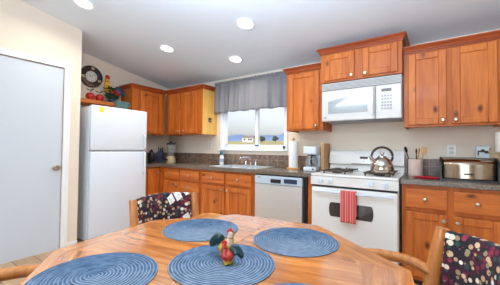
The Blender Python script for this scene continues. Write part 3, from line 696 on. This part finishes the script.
for gx in (.20, .585):
    for gy in (-.20, -.475):
        g = MB(); g.lathe([(0, .0), (.05, .0), (.05, .008), (.032, .016), (0, .017)], 20, Matrix.Translation((gx, gy, .922)))
        g.build('burner', 'black_iron', t)
        g = MB(); h = .115
        for q in ((gx-h, gx+h, gy-h, gy-h+.012), (gx-h, gx+h, gy+h-.012, gy+h), (gx-h, gx-h+.012, gy-h, gy+h), (gx+h-.012, gx+h, gy-h, gy+h)): g.rbox(q[0], q[1], q[2], q[3], .940, .953, .003, 1)
        for a in range(4):
            ca, sa = math.cos(a*PI/2), math.sin(a*PI/2)
            g.rbox(*(sorted((gx+ca*.035+abs(sa)*-.005, gx+ca*h+abs(sa)*.005))), *(sorted((gy+sa*.035-abs(ca)*.005, gy+sa*h+abs(ca)*.005))), .943, .956, .002, 1)
        for sx in (-1, 1):
            for sy in (-1, 1): g.box(gx+sx*(h-.014)-.006, gx+sx*(h-.014)+.006, gy+sy*(h-.014)-.006, gy+sy*(h-.014)+.006, .922, .942)
        g.build('grate', 'black_iron', t)

# dish towel draped on the oven handle
g = MB(); hy = fy-.038
def tw(u, v):
    x = -.648+.135*u; wav = .006*math.sin(u*9.5)*min(1, v*2)
    if v < .44: z = .505+(.780-.505)*(v/.44); y = hy-.0145-.006+wav*.8*(1-v/.44)
    elif v < .56: a = (v-.44)/.12*PI; z = .780+.004*math.sin(a); y = hy-.0205*math.cos(a)*1
    else: z = .780-(.780-.56)*((v-.56)/.44); y = hy+.016
    return (x, y, z)
g.grid(tw, 24, 40)
tw_o = g.build('dish_towel', 'towel_stripe'); md = tw_o.modifiers.new('thickness', 'SOLIDIFY'); md.thickness = .004; md.offset = 1
tag(tw_o, 'red striped dish towel hanging from the oven handle', 'towel')

# kettle
t = thing('kettle', 'shiny steel kettle with a black hoop handle on the back burner', 'kettle', (-.335, -.52, .957))
MB().lathe([(0, 0), (.085, 0), (.096, .012), (.098, .03), (.088, .075), (.068, .112), (.045, .132), (.038, .136), (0, .138)], 32).build('body', 'kettle_metal', t)
l = MB().lathe([(0, .136), (.038, .136), (.034, .146), (.012, .150), (0, .150)], 24).build('lid', 'kettle_metal', t)
MB().lathe([(.008, .149), (.009, .156), (.017, .166), (.016, .178), (0, .184)], 16).build('lid_knob', 'kettle_metal', l)
ux, uy = -.82, -.57
MB().tube([(ux*.06, uy*.06, .085), (ux*.088, uy*.088, .112), (ux*.112, uy*.112, .145)], .02, 12, radii=[.026, .019, .012]).build('spout', 'kettle_metal', t)
hp = []
for i in range(13):
    a = math.radians(-35+250*i/12); hp.append((.82*math.cos(a)*.095, .57*math.cos(a)*.095, .142+.084*math.sin(a)))
MB().tube(hp, .0105, 10, sub=2).build('handle', 'black_iron', t)

# over-the-range microwave
t = thing('microwave', 'white over-the-range microwave mounted above the range', 'microwave', (-.948, 0, 0)); w_ = .760; my = -.395; z0, z1 = 1.458, 1.866
MB().rbox(0, w_, my+.02, -.004, z0+.004, z1, .004, 1).build('body', 'microwave_white', t)
MB().box(.02, w_-.02, -.36, -.02, z0-.002, z0+.004).build('hood_filter', 'seal_grey', t)
g = MB()
for k in range(6): zz = 1.792+k*.0125; g.prism([(my+.016, zz+.002), (my-.002, zz-.002), (my-.002, zz+.004), (my+.016, zz+.008)], 'X', .004, w_-.004)
g.build('vent_louvres', 'microwave_white', t)
MB().box(.004, w_-.004, my+.012, my+.02, 1.785, z1).build('vent_recess', 'button_grey', t)
dd = MB().rbox(.004, .535, my-.006, my+.02, z0, 1.782, .010, 2).build('door', 'microwave_white', t)
g = MB(); pts = []
X0, X1, Z0, Z1 = .075, .465, 1.535, 1.66
for i in range(13): u = i/12; pts.append((X0+(X1-X0)*u, Z1+.032*math.sin(PI*u)))
pts += [(X1, Z0), (X0, Z0)]
g.prism(pts, 'Y', my-.009, my-.004).build('door_window', 'mw_window', dd)
MB().rbox(.497, .525, my-.04, my-.028, 1.50, 1.765, .005, 2).rbox(.503, .519, my-.03, my-.005, 1.505, 1.525, .002, 1).rbox(.503, .519, my-.03, my-.005, 1.74, 1.76, .002, 1).build('door_handle', 'microwave_white', dd)
p = MB().rbox(.540, w_-.004, my-.004, my+.02, z0, 1.782, .008, 2).build('control_panel', 'microwave_white', t)
MB().rbox(.590, .675, my-.007, my-.003, 1.715, 1.742, .002, 1).build('display', 'display_brown', p)
g = MB()
for r_ in range(5):
    for c_ in range(4): g.rbox(.590+c_*.024, .606+c_*.024, my-.006, my-.003, 1.545+r_*.03, 1.561+r_*.03, .001, 1)
g.build('keypad', 'button_grey', p)
MB().lathe([(0, 0), (.012, 0), (.012, .003), (0, .003)], 16, Matrix.Translation((.045, my-.006, 1.495)) @ Matrix.Rotation(PI/2, 4, 'X')).build('badge', 'seal_grey', dd)

# ------------------------------------------------------------------ valance
t = thing('window_valance', 'gathered grey cloth valance hanging over the kitchen window', 'valance', (0, 0, 0))
VX0, VX1 = -2.80, -1.43
def fold(x):
    return .014*math.sin(x*31+1.2*math.sin(x*5))+.009*math.sin(x*67+1.)+.008*math.sin(x*14+.5)
g = MB()
def vf(u, v):
    x = VX0+(VX1-VX0)*u; k = .35+.65*v
    z = 2.165-.455*v-.002*math.sin(x*31)*v
    y = -.072+fold(x)*k*1.3-.012*v
    return (x, y, z)
g.grid(vf, 220, 16); o = g.build('cloth', 'valance_cloth', t, angle=180); md = o.modifiers.new('thickness', 'SOLIDIFY'); md.thickness = .003
g = MB()
def vh(u, v):
    x = VX0+(VX1-VX0)*u; a = v*2*PI
    return (x, -.062+.016*math.cos(a)+.005*math.sin(x*90), 2.18+(.018+.003*math.sin(x*110))*math.sin(a))
g.grid(vh, 200, 12); g.build('rod_pocket', 'valance_cloth', t, angle=180)
MB().cyl((VX0-.005, -.062, 2.18), (VX1+.015, -.062, 2.18), .008).box(VX0-.004, VX0+.006, -.062, -.002, 2.175, 2.185).box(VX1-.006, VX1+.004, -.062, -.002, 2.175, 2.185).build('curtain_rod', 'nickel', t)

# ------------------------------------------------------------------ things on the worktops
CT = .9145
# knife block and canister in the corner
t = thing('knife_block', 'dark blue knife block with black handles in the far corner', 'knife block', (-3.80, -.33, CT), .7)
MB().prism([(-.05, 0), (.06, 0), (.075, .14), (.0, .19), (-.05, .10)], 'X', -.05, .05, .004).build('block', 'navy', t)
for k in range(6):
    x = -.03+.03*(k % 3); o_ = (k//3)*.03
    MB().cyl((x, .03+o_, .165-o_*.6), (x, -.008+o_, .255-o_*.8-.02*(k % 2)), .009, .007, 8).build('knife_handle', 'black_plastic', t)
t = thing('canister', 'tall black canister beside the refrigerator on the corner worktop', 'canister', (-3.78, -.52, CT))
MB().lathe([(0, 0), (.05, 0), (.055, .01), (.055, .14), (.045, .165), (.03, .17), (0, .17)], 24).build('body', 'black_plastic', t)
MB().lathe([(.03, .17), (.032, .19), (.02, .20), (.012, .215), (0, .217)], 18).build('lid', 'black_plastic', t)
t = thing('blender', 'countertop blender with glass jar and black lid in the corner', 'blender', (-3.60, -.27, CT))
MB().lathe([(0, 0), (.078, 0), (.08, .02), (.072, .09), (.055, .11), (0, .11)], 24).build('motor_base', 'beige', t)
MB().lathe([(.05, .112), (.052, .13), (.075, .30), (.072, .30), (.048, .13), (.0, .127)], 24).build('jar', 'jar_glass', t)
MB().lathe([(0, .30), (.076, .30), (.076, .325), (.03, .33), (.03, .345), (0, .345)], 24).build('lid', 'black_plastic', t)
MB().tube([(.07, 0, .29), (.11, 0, .28), (.105, 0, .18), (.06, 0, .15)], .009, 8).build('handle', 'jar_glass', t)
MB().cyl((.0, -.079, .05), (0, -.092, .05), .018, .016, 14).build('dial', 'black_plastic', t)
# soap
t = thing('soap_bottle', 'white dish soap bottle with a teal cap left of the sink', 'bottle', (-2.60, -.12, CT))
MB().lathe([(0, 0), (.036, 0), (.038, .01), (.038, .11), (.030, .135), (.018, .145), (0, .146)], 22, Matrix.Diagonal((1, .65, 1, 1))).build('bottle', 'soap_white', t)
MB().lathe([(.0385, .04), (.0388, .09)], 22, Matrix.Diagonal((1, .66, 1, 1)), False).build('bottle_label', 'label_blue', t)
MB().lathe([(.017, .145), (.03, .15), (.03, .185), (.018, .20), (.010, .215), (0, .217)], 18).build('cap', 'teal', t)
# sill ornament
t = thing('sill_ornament', 'small dark teal potted ornament on the right end of the window sill', 'ornament', (-1.595, -.022, WZ0+.003))
MB().lathe([(0, 0), (.012, 0), (.014, .012), (0, .012)], 12).build('foot', 'teal', t); MB().ball((0, 0, .03), .021, (1, .9, 1), 14).build('ball', 'teal', t)
# paper towel
t = thing('paper_towel_holder', 'white paper towel roll on a wooden stand right of the window', 'paper towel', (-1.37, -.20, CT))
MB().lathe([(0, 0), (.082, 0), (.082, .014), (.076, .018), (0, .018)], 28).build('stand_base', 'utensil_wood', t)
MB().lathe([(.02, .02), (.056, .02), (.057, .025), (.057, .335), (.056, .34), (.02, .34)], 30).build('paper_roll', 'paper_white', t)
MB().lathe([(.009, .018), (.009, .35), (.018, .362), (.016, .378), (0, .385)], 14).build('stand_rod', 'utensil_wood', t)
# coffee maker (faces -y)
t = thing('coffee_maker', 'white drip coffee maker between the paper towel and the wooden board', 'coffee maker', (-1.092, -.26, CT))
MB().rbox(-.078, .072, -.11, .11, 0, .045, .010, 2).build('base', 'appliance_white', t)
MB().rbox(-.078, .072, .03, .11, .045, .20, .008, 2).build('water_tower', 'appliance_white', t)
MB().rbox(-.078, .072, -.11, .11, .185, .275, .014, 3).build('brew_head', 'appliance_white', t)
ca = MB().lathe([(0, 0), (.055, 0), (.066, .02), (.068, .06), (.052, .10), (.045, .125), (.042, .125), (.048, .10), (.062, .06), (.06, .02), (0, .004)], 24, Matrix.Translation((-.005, -.04, .047))).build('carafe', 'jar_glass', t)
MB().tube([(.02, -.095, .165), (.03, -.135, .155), (.03, -.135, .095), (.025, -.105, .075)], .010, 8).build('carafe_handle', 'black_plastic', ca)
MB().lathe([(0, .126), (.046, .126), (.046, .134), (0, .137)], 20, Matrix.Translation((-.005, -.04, .047))).build('carafe_lid', 'black_plastic', ca)
MB().cyl((.04, -.110, .022), (.04, -.114, .022), .010).build('switch', 'black_plastic', t)
# wooden board
t = tag(MB().rbox(-.021, .021, -.11, .10, 0, .315, .008, 2).build('cutting_board', 'board_wood', loc=(-.985, -.15, CT)), 'thick wooden board standing on edge between coffee maker and range', 'board')
# utensil crock
t = thing('utensil_crock', 'pale pink crock of cooking utensils right of the range', 'crock', (-.092, -.22, CT))
MB().lathe([(0, 0), (.056, 0), (.06, .006), (.06, .152), (.062, .16), (.057, .16), (.053, .152), (.053, .01), (0, .01)], 28).build('crock', 'crock_glaze', t)
for nm, dx, dy, h, lean, mat in (('ladle', -.02, 0, .25, -.062, 'black_plastic'), ('wooden_spoon', .0, .01, .245, .03, 'utensil_wood'), ('wooden_spatula', .02, -.01, .25, .05, 'utensil_wood'), ('wooden_spoon', .01, .02, .235, -.005, 'stem_brown')):
    u = thing(nm, {'ladle': 'black ladle leaning left in the pink crock', 'wooden_spatula': 'wooden spatula leaning right in the pink crock'}.get(nm, 'pale wooden spoon in the pink crock' if mat == 'utensil_wood' else 'dark brown wooden spoon in the pink crock'), 'utensil', (-.092+dx, -.22+dy, CT+.012))
    top = Vector((lean, .0, h)); dr = top.normalized()
    MB().tube([(0, 0, 0), tuple(top*.5), tuple(top*.85)], .005, 8).build('handle', mat, u)
    q = dr.to_track_quat('Z', 'Y').to_matrix()
    if nm == 'ladle': MB().ball(tuple(top*.95), .026, (1, .55, 1.2), 12, q).build('bowl', mat, u)
    elif nm == 'wooden_spatula': MB().rbox(top.x*.95-.02, top.x*.95+.02, -.004, .004, top.z*.78, top.z*1.04, .003, 1).build('blade', mat, u)
    else: MB().ball(tuple(top*.94), .02, (1, .4, 1.4), 12, q).build('bowl', mat, u)
# red spoon rest
t = thing('spoon_rest', 'flat red spoon rest lying in front of the pink crock', 'spoon rest', (-.01, -.40, CT), -.12)
MB().lathe([(0, 0), (.05, 0), (.062, .008), (.064, .014), (.056, .012), (.046, .004), (0, .004)], 24, Matrix.Diagonal((1.5, .8, 1, 1))).build('dish', 'red_silicone', t)
MB().rbox(.07, .15, -.018, .018, .004, .014, .004, 2).build('handle', 'red_silicone', t)
# bread box
t = thing('bread_box', 'chrome roll-top bread box on the right worktop', 'bread box', (.092, -.47, CT)); w_ = .37; bh = .185
def bread_prof(k): return [(0, .0), (.27, .0), (.27, k), (.11, k)]+[(.11-.11*math.sin(a), k-.06+.06*math.cos(a)) for a in [PI/2*i/8 for i in range(1, 9)]]
for x0, x1 in ((0, .012), (w_-.012, w_)): MB().prism(bread_prof(bh+.004), 'X', x0, x1).build('end_panel', 'black_plastic', t)
MB().box(.012, w_-.012, .0, .27, .0, .012).box(.012, w_-.012, .262, .27, .012, bh-.002).box(.012, w_-.012, .12, .27, bh-.006, bh).build('case', 'black_plastic', t)
g = MB()
def rt(u, v):
    x = .0125+(w_-.025)*u; L1 = bh-.06-.012; L2 = .085*PI/2; s_ = v*(L1+L2+.05)
    if s_ < L1: return (x, .004, .014+s_)
    if s_ < L1+L2: a = (s_-L1)/(L1+L2-L1)*PI/2; return (x, .112-.108*math.cos(a), bh-.059+.057*math.sin(a))
    return (x, .112+(s_-L1-L2), bh-.002)
g.grid(rt, 2, 40); o = g.build('roll_door', 'bread_chrome', t); md = o.modifiers.new('thickness', 'SOLIDIFY'); md.thickness = .002
MB().rbox(w_/2-.03, w_/2+.03, -.010, .004, .052, .062, .003, 1).build('pull', 'black_plastic', t)
# card and lamp behind the bread box
t = thing('standing_card', 'small pale card with a dark brown picture behind the bread box', 'card', (.405, -.10, CT))
MB().rbox(-.045, .045, -.004, .004, 0, .29, .002, 1).build('card', 'card_blue', t)
MB().box(-.035, .035, -.0055, -.004, .232, .246).box(-.035, -.026, -.0055, -.004, .205, .232).box(.010, .045, -.0055, -.004, .222, .240).ball((.0, -.0045, .25), .012, (1.2, .15, .8), 10).build('picture', 'card_brown', t)
t = thing('jar', 'beige jar behind the right end of the bread box', 'jar', (.485, -.11, CT))
MB().lathe([(0, 0), (.04, 0), (.05, .05), (.05, .16), (.036, .19), (.036, .22), (0, .22)], 20).build('body', 'beige', t); MB().lathe([(.036, .22), (.042, .225), (.042, .26), (.03, .275), (0, .278)], 20).build('lid', 'beige', t)
t = thing('table_lamp', 'white cylindrical shade at the right edge behind the bread box', 'lamp', (.528, -.26, CT))
MB().lathe([(0, 0), (.05, 0), (.05, .015), (.018, .03), (.03, .10), (.022, .18), (.008, .22), (.008, .25), (0, .25)], 20).build('base', 'beige', t)
MB().lathe([(.062, .235), (.066, .24), (.064, .395), (.06, .395), (.058, .24)], 28, None, False).build('lamp_shade', 'shade_white', t)

# outlets and cabinet gadget
def outlet(x, z, label):
    t_ = thing('wall_outlet', label, 'outlet', (x, -.0006, z), 0, 'wall outlets')
    pl = MB().rbox(-.036, .036, -.006, 0, -.057, .057, .003, 2).build('cover_plate', 'outlet_white', t_)
    for zz in (-.02, .02):
        s_ = MB().rbox(-.016, .016, -.008, -.005, zz-.014, zz+.014, .003, 1).build('socket', 'socket_white', t_)
outlet(.19, 1.16, 'white wall outlet above the bread box'); outlet(-2.955, 1.22, 'white wall outlet left of the kitchen window')
t = thing('cabinet_gadget', 'small dark gadget fixed to the cabinet end panel beside the valance', 'hook', (-2.8095, -.17, 1.60))
MB().rbox(0, .014, -.028, .028, -.035, .03, .004, 2).build('case', 'clock_mark', t); MB().rbox(.014, .016, -.018, .018, -.025, .0, .001, 1).build('screen', 'button_grey', t)

# ------------------------------------------------------------------ recessed lights
def recessed(x, y, label, power):
    z = CZ(y)
    t_ = thing('recessed_light', label, 'ceiling light', (x, y, z), 0, 'recessed ceiling lights'); t_.rotation_euler = (math.atan(-.162), 0, 0)
    MB().lathe([(.070, -.001), (.095, -.001), (.097, -.007), (.090, -.011), (.074, -.006)], 36, None, False).build('trim_ring', 'vinyl_white', t_)
    MB().lathe([(0, -.004), (.073, -.004), (.073, -.002), (0, -.002)], 32).build('lens', 'lamp_glow', t_)
    l = bpy.data.lights.new('bulb', 'AREA'); l.shape = 'DISK'; l.size = .13; l.energy = power; l.color = (1, .95, .86); l.spread = math.radians(155)
    o = bpy.data.objects.new('bulb', l); C.objects.link(o); o.parent = t_; o.location = (0, 0, -.014)
LP = 7.5
recessed(-2.777, -2.015, 'recessed ceiling light nearest the closet wall, cut by the photo top', LP)
recessed(-2.73, -1.053, 'recessed ceiling light over the far end, in front of the corner cabinets', LP)
recessed(-2.074, -.479, 'recessed ceiling light closest to the window valance', LP)
recessed(-1.503, -1.049, 'recessed ceiling light highest and rightmost in the photo', LP)

# ------------------------------------------------------------------ dining table
TC = Vector((-.6328, -2.4115)); TH = math.radians(8.5); TZ = .74; AP = .611
t = thing('dining_table', 'octagonal oak dining table with blue placemats on it', 'table', (TC.x, TC.y, 0), TH)
def octo(a): 
    R_ = a/math.cos(PI/8); return [(R_*math.cos(PI/8+k*PI/4), R_*math.sin(PI/8+k*PI/4)) for k in range(8)]
O1 = octo(AP); O1[0] = (AP+.050, O1[0][1]-.050); O1[7] = (AP+.058, O1[7][1])
b2 = bmesh.new(); uvl = b2.loops.layers.uv.new('UVMap')
def slab(bm_, pts, z0, z1, uvf, bev=.006):
    top = [bm_.verts.new((p[0], p[1], z1)) for p in pts]; bot = [bm_.verts.new((p[0], p[1], z0)) for p in pts]; n = len(pts)
    fs = [bm_.faces.new(top), bm_.faces.new(bot[::-1])]+[bm_.faces.new((top[i], bot[i], bot[(i+1) % n], top[(i+1) % n])) for i in range(n)]
    for f in fs:
        for lp in f.loops: lp[uvl].uv = uvf(lp.vert.co)
    es = [e_ for e_ in fs[0].edges]
    r_ = bmesh.ops.bevel(bm_, geom=es, offset=bev, segments=3, affect='EDGES', profile=.5)
RF = .520
for k in range(8):
    a0, a1 = O1[k], O1[(k+1) % 8]; t0 = PI/8+k*PI/4
    arc = [((RF+.001)*math.cos(t0+PI/4*i/8), (RF+.001)*math.sin(t0+PI/4*i/8)) for i in range(9)]
    dv = (Vector(a1)-Vector(a0)).normalized(); nv = Vector((-dv.y, dv.x))
    slab(b2, [a0, a1]+arc[::-1], TZ-.028, TZ, lambda c, dv=dv, nv=nv, k=k: (c.x*dv.x+c.y*dv.y+k*1.7, c.x*nv.x+c.y*nv.y+k*.9), .0012)
bmesh.ops.recalc_face_normals(b2, faces=b2.faces)
g = MB(); uvn = g.bm.loops.layers.uv.new('UVMap'); g.merge(b2); g.build('tabletop_border', 'oak_table', t)
b2 = bmesh.new(); uvl = b2.loops.layers.uv.new('UVMap')
# round field of two leaves
def half(sgn):
    pts = [(.0006*sgn+RF*math.cos(a_)*sgn, RF*math.sin(a_)) for a_ in [-PI/2+PI*i/32 for i in range(33)]]
    return pts if sgn > 0 else pts[::-1]
slab(b2, half(1), TZ-.028, TZ, lambda c: (c.x+3.1, c.y), .0012); slab(b2, half(-1), TZ-.028, TZ, lambda c: (c.x+7.7, c.y+2.2), .0012)
bmesh.ops.recalc_face_normals(b2, faces=b2.faces)
g = MB(); uvn = g.bm.loops.layers.uv.new('UVMap'); g.merge(b2); g.build('tabletop_field', 'oak_table', t)
O4 = octo(AP-.20); O5 = octo(AP-.225)
g = MB()
for k in range(8): g.prism([O4[k], O4[(k+1) % 8], O5[(k+1) % 8], O5[k]], 'Z', TZ-.085, TZ-.0285)
g.build('apron', 'oak_chair', t)
MB().lathe([(.06, .62), (.12, .64), (.14, .69), (.14, .711)], 28).lathe([(.09, .14), (.10, .20), (.075, .30), (.06, .42), (.075, .52), (.06, .62)], 28).build('pedestal', 'oak_chair', t)
for k in range(4):
    a = PI/4+k*PI/2; ca, sa = math.cos(a), math.sin(a)
    MB().tube([(ca*.05, sa*.05, .20), (ca*.20, sa*.20, .16), (ca*.34, sa*.34, .07), (ca*.42, sa*.42, .03)], .03, 10, sx=1.2, radii=[.035, .033, .028, .024]).build('foot', 'oak_chair', t)

# placemats
nr = 17; R_ = .19; prof = [(0, .0)]; prof_t = [(0, .0045)]
for k in range(nr):
    r0 = R_*k/nr; r1 = R_*(k+1)/nr
    for f in (.12, .5, .88): prof_t.append((r0+(r1-r0)*f, .0028+.0026*math.sin(PI*f)))
prof_t += [(R_, .002), (R_-.001, .0), (0, 0)]
b = MB().lathe(prof_t, 96); mat_proto = b.build('placemat', 'blue_rope', angle=180)
mats_l = [(-.929, -2.203, 'blue woven round placemat nearest the far chair'), (-.463, -2.072, 'blue woven round placemat on the right, nearest the range'),
          (-.573, -2.449, 'blue woven round placemat under the two rooster shakers'), (-.836, -2.765, 'blue woven round placemat at the left front of the table'), (-.19, -2.59, 'blue placemat barely showing at the bottom edge, near the right chair')]
for k, (x, y, lb) in enumerate(mats_l):
    o = mat_proto if k == 0 else mat_proto.copy()
    if k: C.objects.link(o)
    o.location = (x, y, TZ+.0006); o.rotation_euler.z = k*1.1
    tag(o, lb, 'placemat', 'round blue placemats')

# rooster shakers
def shaker(loc, rz, label, sc, body, neck, headm, tailside):
    t_ = thing('rooster_shaker', label, 'shaker', loc, rz, 'rooster salt and pepper shakers'); s_ = sc
    MB().ball((0, 0, .009*s_), .019*s_, (1.15, 1.1, .5), 14).ball((-.014*s_, -.012*s_, .006*s_), .009*s_, (1, 1, .6), 10).ball((.014*s_, -.012*s_, .006*s_), .009*s_, (1, 1, .6), 10).build('base', 'shaker_gold', t_)
    MB().ball((0, 0, .033*s_), .024*s_, (1.0, 1.1, 1.0), 18).ball((0, -.012*s_, .036*s_), .019*s_, (1., 1, 1.15), 14).build('body', body, t_)
    MB().tube([(0, -.012*s_, .045*s_), (0, -.016*s_, .062*s_), (0, -.016*s_, .076*s_)], .01, 12, radii=[.018*s_, .013*s_, .009*s_]).build('neck', neck, t_)
    h_ = MB().ball((0, -.017*s_, .080*s_), .0095*s_, (.9, 1, 1), 12).build('head', headm, t_)
    c_ = MB()
    for yy, zz, rr in ((-.024, .090, .004), (-.018, .094, .0052), (-.011, .092, .005), (-.006, .087, .004)): c_.ball((0, yy*s_, zz*s_), rr*s_, (.55, .9, 1.3), 8)
    c_.ball((0, -.025*s_, .070*s_), .004*s_, (.7, .7, 1.4), 8); c_.build('comb', 'shaker_comb', h_)
    MB().cyl((0, -.025*s_, .080*s_), (0, -.034*s_, .077*s_), .0035*s_, .0005, 8).build('beak', 'shaker_gold', h_)
    tl_ = MB()
    for k in range(6):
        a = .15+k*.27
        tl_.tube([(0, .016*s_, .035*s_), (tailside*.006*s_*k/3, (.016+.020*math.sin(a*.9))*s_, (.035+.026*math.cos(a*.6))*s_), (tailside*.012*s_*k/4, (.018+.034*math.sin(a))*s_, (.036+.034*math.cos(a))*s_), (tailside*.014*s_*k/4, (.020+.042*math.sin(a+.3))*s_, (.034+.026*math.cos(a+.3))*s_)], .006*s_, 8, radii=[.008*s_, .013*s_, .013*s_, .007*s_], up=(1, 0, 0), sub=3)
    tl_.build('tail', 'shaker_teal', t_)
    for sx in (-1, 1): MB().ball((sx*.021*s_, .004*s_, .036*s_), .015*s_, (.45, 1.2, .9), 12).build('wing', body, t_)
shaker((-.592, -2.408, TZ+.0062), math.radians(112), 'painted rooster shaker with a cream neck, behind the red one', 1.08, 'shaker_gold', 'shaker_cream', 'shaker_cream', 1)
shaker((-.545, -2.452, TZ+.0062), math.radians(-42), 'red-orange painted rooster shaker, in front of the cream-necked one', .84, 'shaker_red', 'shaker_red', 'shaker_comb', 1)

# ------------------------------------------------------------------ chairs
# local frame: seat front towards -y, back at +y
def make_chair(label, loc, rotz):
    t_ = thing('dining_chair', label, 'chair', loc, rotz, 'casino-print dining chairs')
    # curved back pad
    Rb = .30; half_a = math.asin(.205/Rb); cy = .235-Rb
    def back_pt(u, r): a = (u-.5)*2*half_a; return (r*math.sin(a), cy+r*math.cos(a))
    b2 = bmesh.new(); nu, nv = 20, 8
    z0, z1 = .50, .835
    def P(u, v, off):
        z = z0+(z1-z0)*v
        lean = .03*(v-.3)
        puff = .014*math.sin(PI*v)**.5*math.sin(PI*min(max(u, .02), .98))**.5
        r = Rb+(off*.030 + (puff if off > 0 else -puff))
        x, y = back_pt(u, r); return (x, y+lean, z-.010*(abs(u-.5)*2)**2*v)
    F_ = [[b2.verts.new(P(i/nu, j/nv, -.5)) for j in range(nv+1)] for i in range(nu+1)]
    K_ = [[b2.verts.new(P(i/nu, j/nv, .5)) for j in range(nv+1)] for i in range(nu+1)]
    for i in range(nu):
        for j in range(nv):
            b2.faces.new((F_[i][j], F_[i+1][j], F_[i+1][j+1], F_[i][j+1])); b2.faces.new((K_[i][j], K_[i][j+1], K_[i+1][j+1], K_[i+1][j]))
        b2.faces.new((F_[i][nv], F_[i+1][nv], K_[i+1][nv], K_[i][nv])); b2.faces.new((F_[i][0], K_[i][0], K_[i+1][0], F_[i+1][0]))
    for j in range(nv):
        b2.faces.new((F_[0][j], F_[0][j+1], K_[0][j+1], K_[0][j])); b2.faces.new((F_[nu][j], K_[nu][j], K_[nu][j+1], F_[nu][j+1]))
    bmesh.ops.recalc_face_normals(b2, faces=b2.faces)
    bv = [e_ for e_ in b2.edges if len(e_.link_faces) == 2 and e_.calc_face_angle(0) > 1.0]
    bmesh.ops.bevel(b2, geom=bv, offset=.010, segments=3, affect='EDGES', profile=.5)
    g = MB(); g.merge(b2); g.sm = True; g.build('backrest', 'casino_print', t_, angle=60)
    for sx in (-1, 1):
        px = .205*sx; py = .235-Rb+Rb*math.cos(half_a)
        px += .020*sx; 
        MB().tube([(px, py-.055, .30), (px, py-.045, .48), (px, py-.012, .68), (px, py+.016, .83)], .02, 12, sx=1.25, up=(0, 1, 0), radii=[.027, .026, .024, .021]).build('back_post', 'oak_chair', t_)
        MB().tube([(px, py-.02, .635), (px+.035*sx, py-.10, .665), (px+.050*sx, py-.22, .675), (px+.035*sx, py-.33, .67), (px+.0*sx, py-.41, .63), (px-.01*sx, py-.425, .54), (px-.005*sx, py-.40, .44)], .026, 12, sx=.85, up=(0, 0, 1)).build('arm', 'oak_chair', t_)
        MB().tube([(px, py-.04, .555), (px+.03*sx, py-.12, .57), (px+.042*sx, py-.22, .572), (px+.028*sx, py-.32, .565), (px-.0*sx, py-.40, .545)], .010, 8).build('arm_rail', 'oak_chair', t_)
        for yy, nm in ((-.19, 'leg'), (.17, 'leg')):
            lg = MB().tube([(.19*sx, yy, .40), (.20*sx, yy, .20), (.205*sx, yy*1.04, .055)], .022, 10, radii=[.026, .021, .017]).build('leg', 'oak_chair', t_)
            MB().cyl((.205*sx-.010, yy*1.04, .025), (.205*sx+.010, yy*1.04, .025), .025).build('caster', 'black_plastic', lg)
    MB().rbox(-.225, .225, -.22, .21, .375, .425, .012, 2).build('seat_frame', 'oak_chair', t_)
    s_ = MB().rbox(-.215, .215, -.225, .155, .426, .495, .028, 4).build('seat_cushion', 'casino_print', t_, smooth=True)
    return t_
ch = make_chair('dining chair with black casino-print back at the right edge of the photo', (.004, -2.065, 0), math.radians(-70))
dup(ch, (-1.285, -2.044, 0), math.radians(82), 'dining chair with casino-print back beyond the table, before the refrigerator')
dup(ch, (-1.05, -3.06, 0), math.radians(150), 'dining chair at left of the table, only its curved wooden arm showing')

# ------------------------------------------------------------------ outside the window
gr = MB()
def gz(y): return -.35+.041*max(0, y-6)+.00004*max(0, y-6)**2
ys = [.3, 6, 20, 45, 80, 120, 170]
for a, c in zip(ys, ys[1:]): gr.grid(lambda u, v, a=a, c=c: (-170+260*u, a+(c-a)*v, gz(a+(c-a)*v)), 1, 1)
struct(gr.build('ground', 'field_grass'))
hl = MB()
def hf(u, v):
    x = -420+560*u; h = 16+7*math.sin(u*11)+4*math.sin(u*27+1)+2*math.sin(u*61)
    k_ = 6+24*max(0, min(1, (x+270)/90))
    if v <= .5: return (x, 320+40*v, 4+(h+k_)*v*2*.5)
    return (x, 340+80*(v-.5), 4+(h+k_)*(.5+.5*math.sin((v-.5)*PI))*.75)
hl.grid(hf, 90, 8); struct(hl.build('hills', 'hill_blue', angle=180))
def house(x, y, w_, d_, h_, label):
    z = gz(y)
    t_ = thing('house', label, 'house', (x, y, z-.1), .25, 'houses beyond the field')
    MB().box(-w_/2, w_/2, -d_/2, d_/2, 0, h_).build('walls', 'house_white', t_)
    MB().prism([(-d_/2-.4, h_), (d_/2+.4, h_), (0, h_+d_*.32)], 'X', -w_/2-.4, w_/2+.4).build('roof', 'roof_grey', t_)
    for k in (-.28, .1, .3): MB().box(w_*k-.5, w_*k+.5, -d_/2-.05, -d_/2+.02, h_*.4, h_*.8).build('window', 'navy', t_)
house(-92, 128, 7, 5, 2.6, 'small white house across the field, seen in the right window pane')
house(-131, 131, 8, 5, 2.4, 'far white house across the field, seen in the left window pane')
def tree(x, y, r, h, label):
    z = gz(y); t_ = thing('tree', label, 'tree', (x, y, z-.1), 0, 'trees beyond the field')
    MB().cyl((0, 0, 0), (0, 0, h*.5), .25, .15, 8).build('trunk', 'bark', t_)
    g_ = MB()
    for k in range(9): g_.ball((rnd.uniform(-r, r)*.6, rnd.uniform(-r, r)*.6, h*.45+rnd.uniform(0, h*.5)), r*rnd.uniform(.4, .65), (1, 1, .9), 10)
    g_.build('crown', 'tree_green', t_)
for x, y, r, h, lb in ((-152, 128, 2.6, 4.4, 'leftmost grey-green tree across the field'), (-143, 130, 2.4, 3.8, 'second grey-green tree from the left, beyond the field'), (-84, 130, 3.0, 3.2, 'grey-green tree just right of the small white house'), (-118, 135, 2.8, 3.4, 'grey-green tree between the two white houses'), (-74, 128, 3.0, 3.0, 'rightmost grey-green tree across the field')): tree(x, y, r*.62, h*.9, lb)
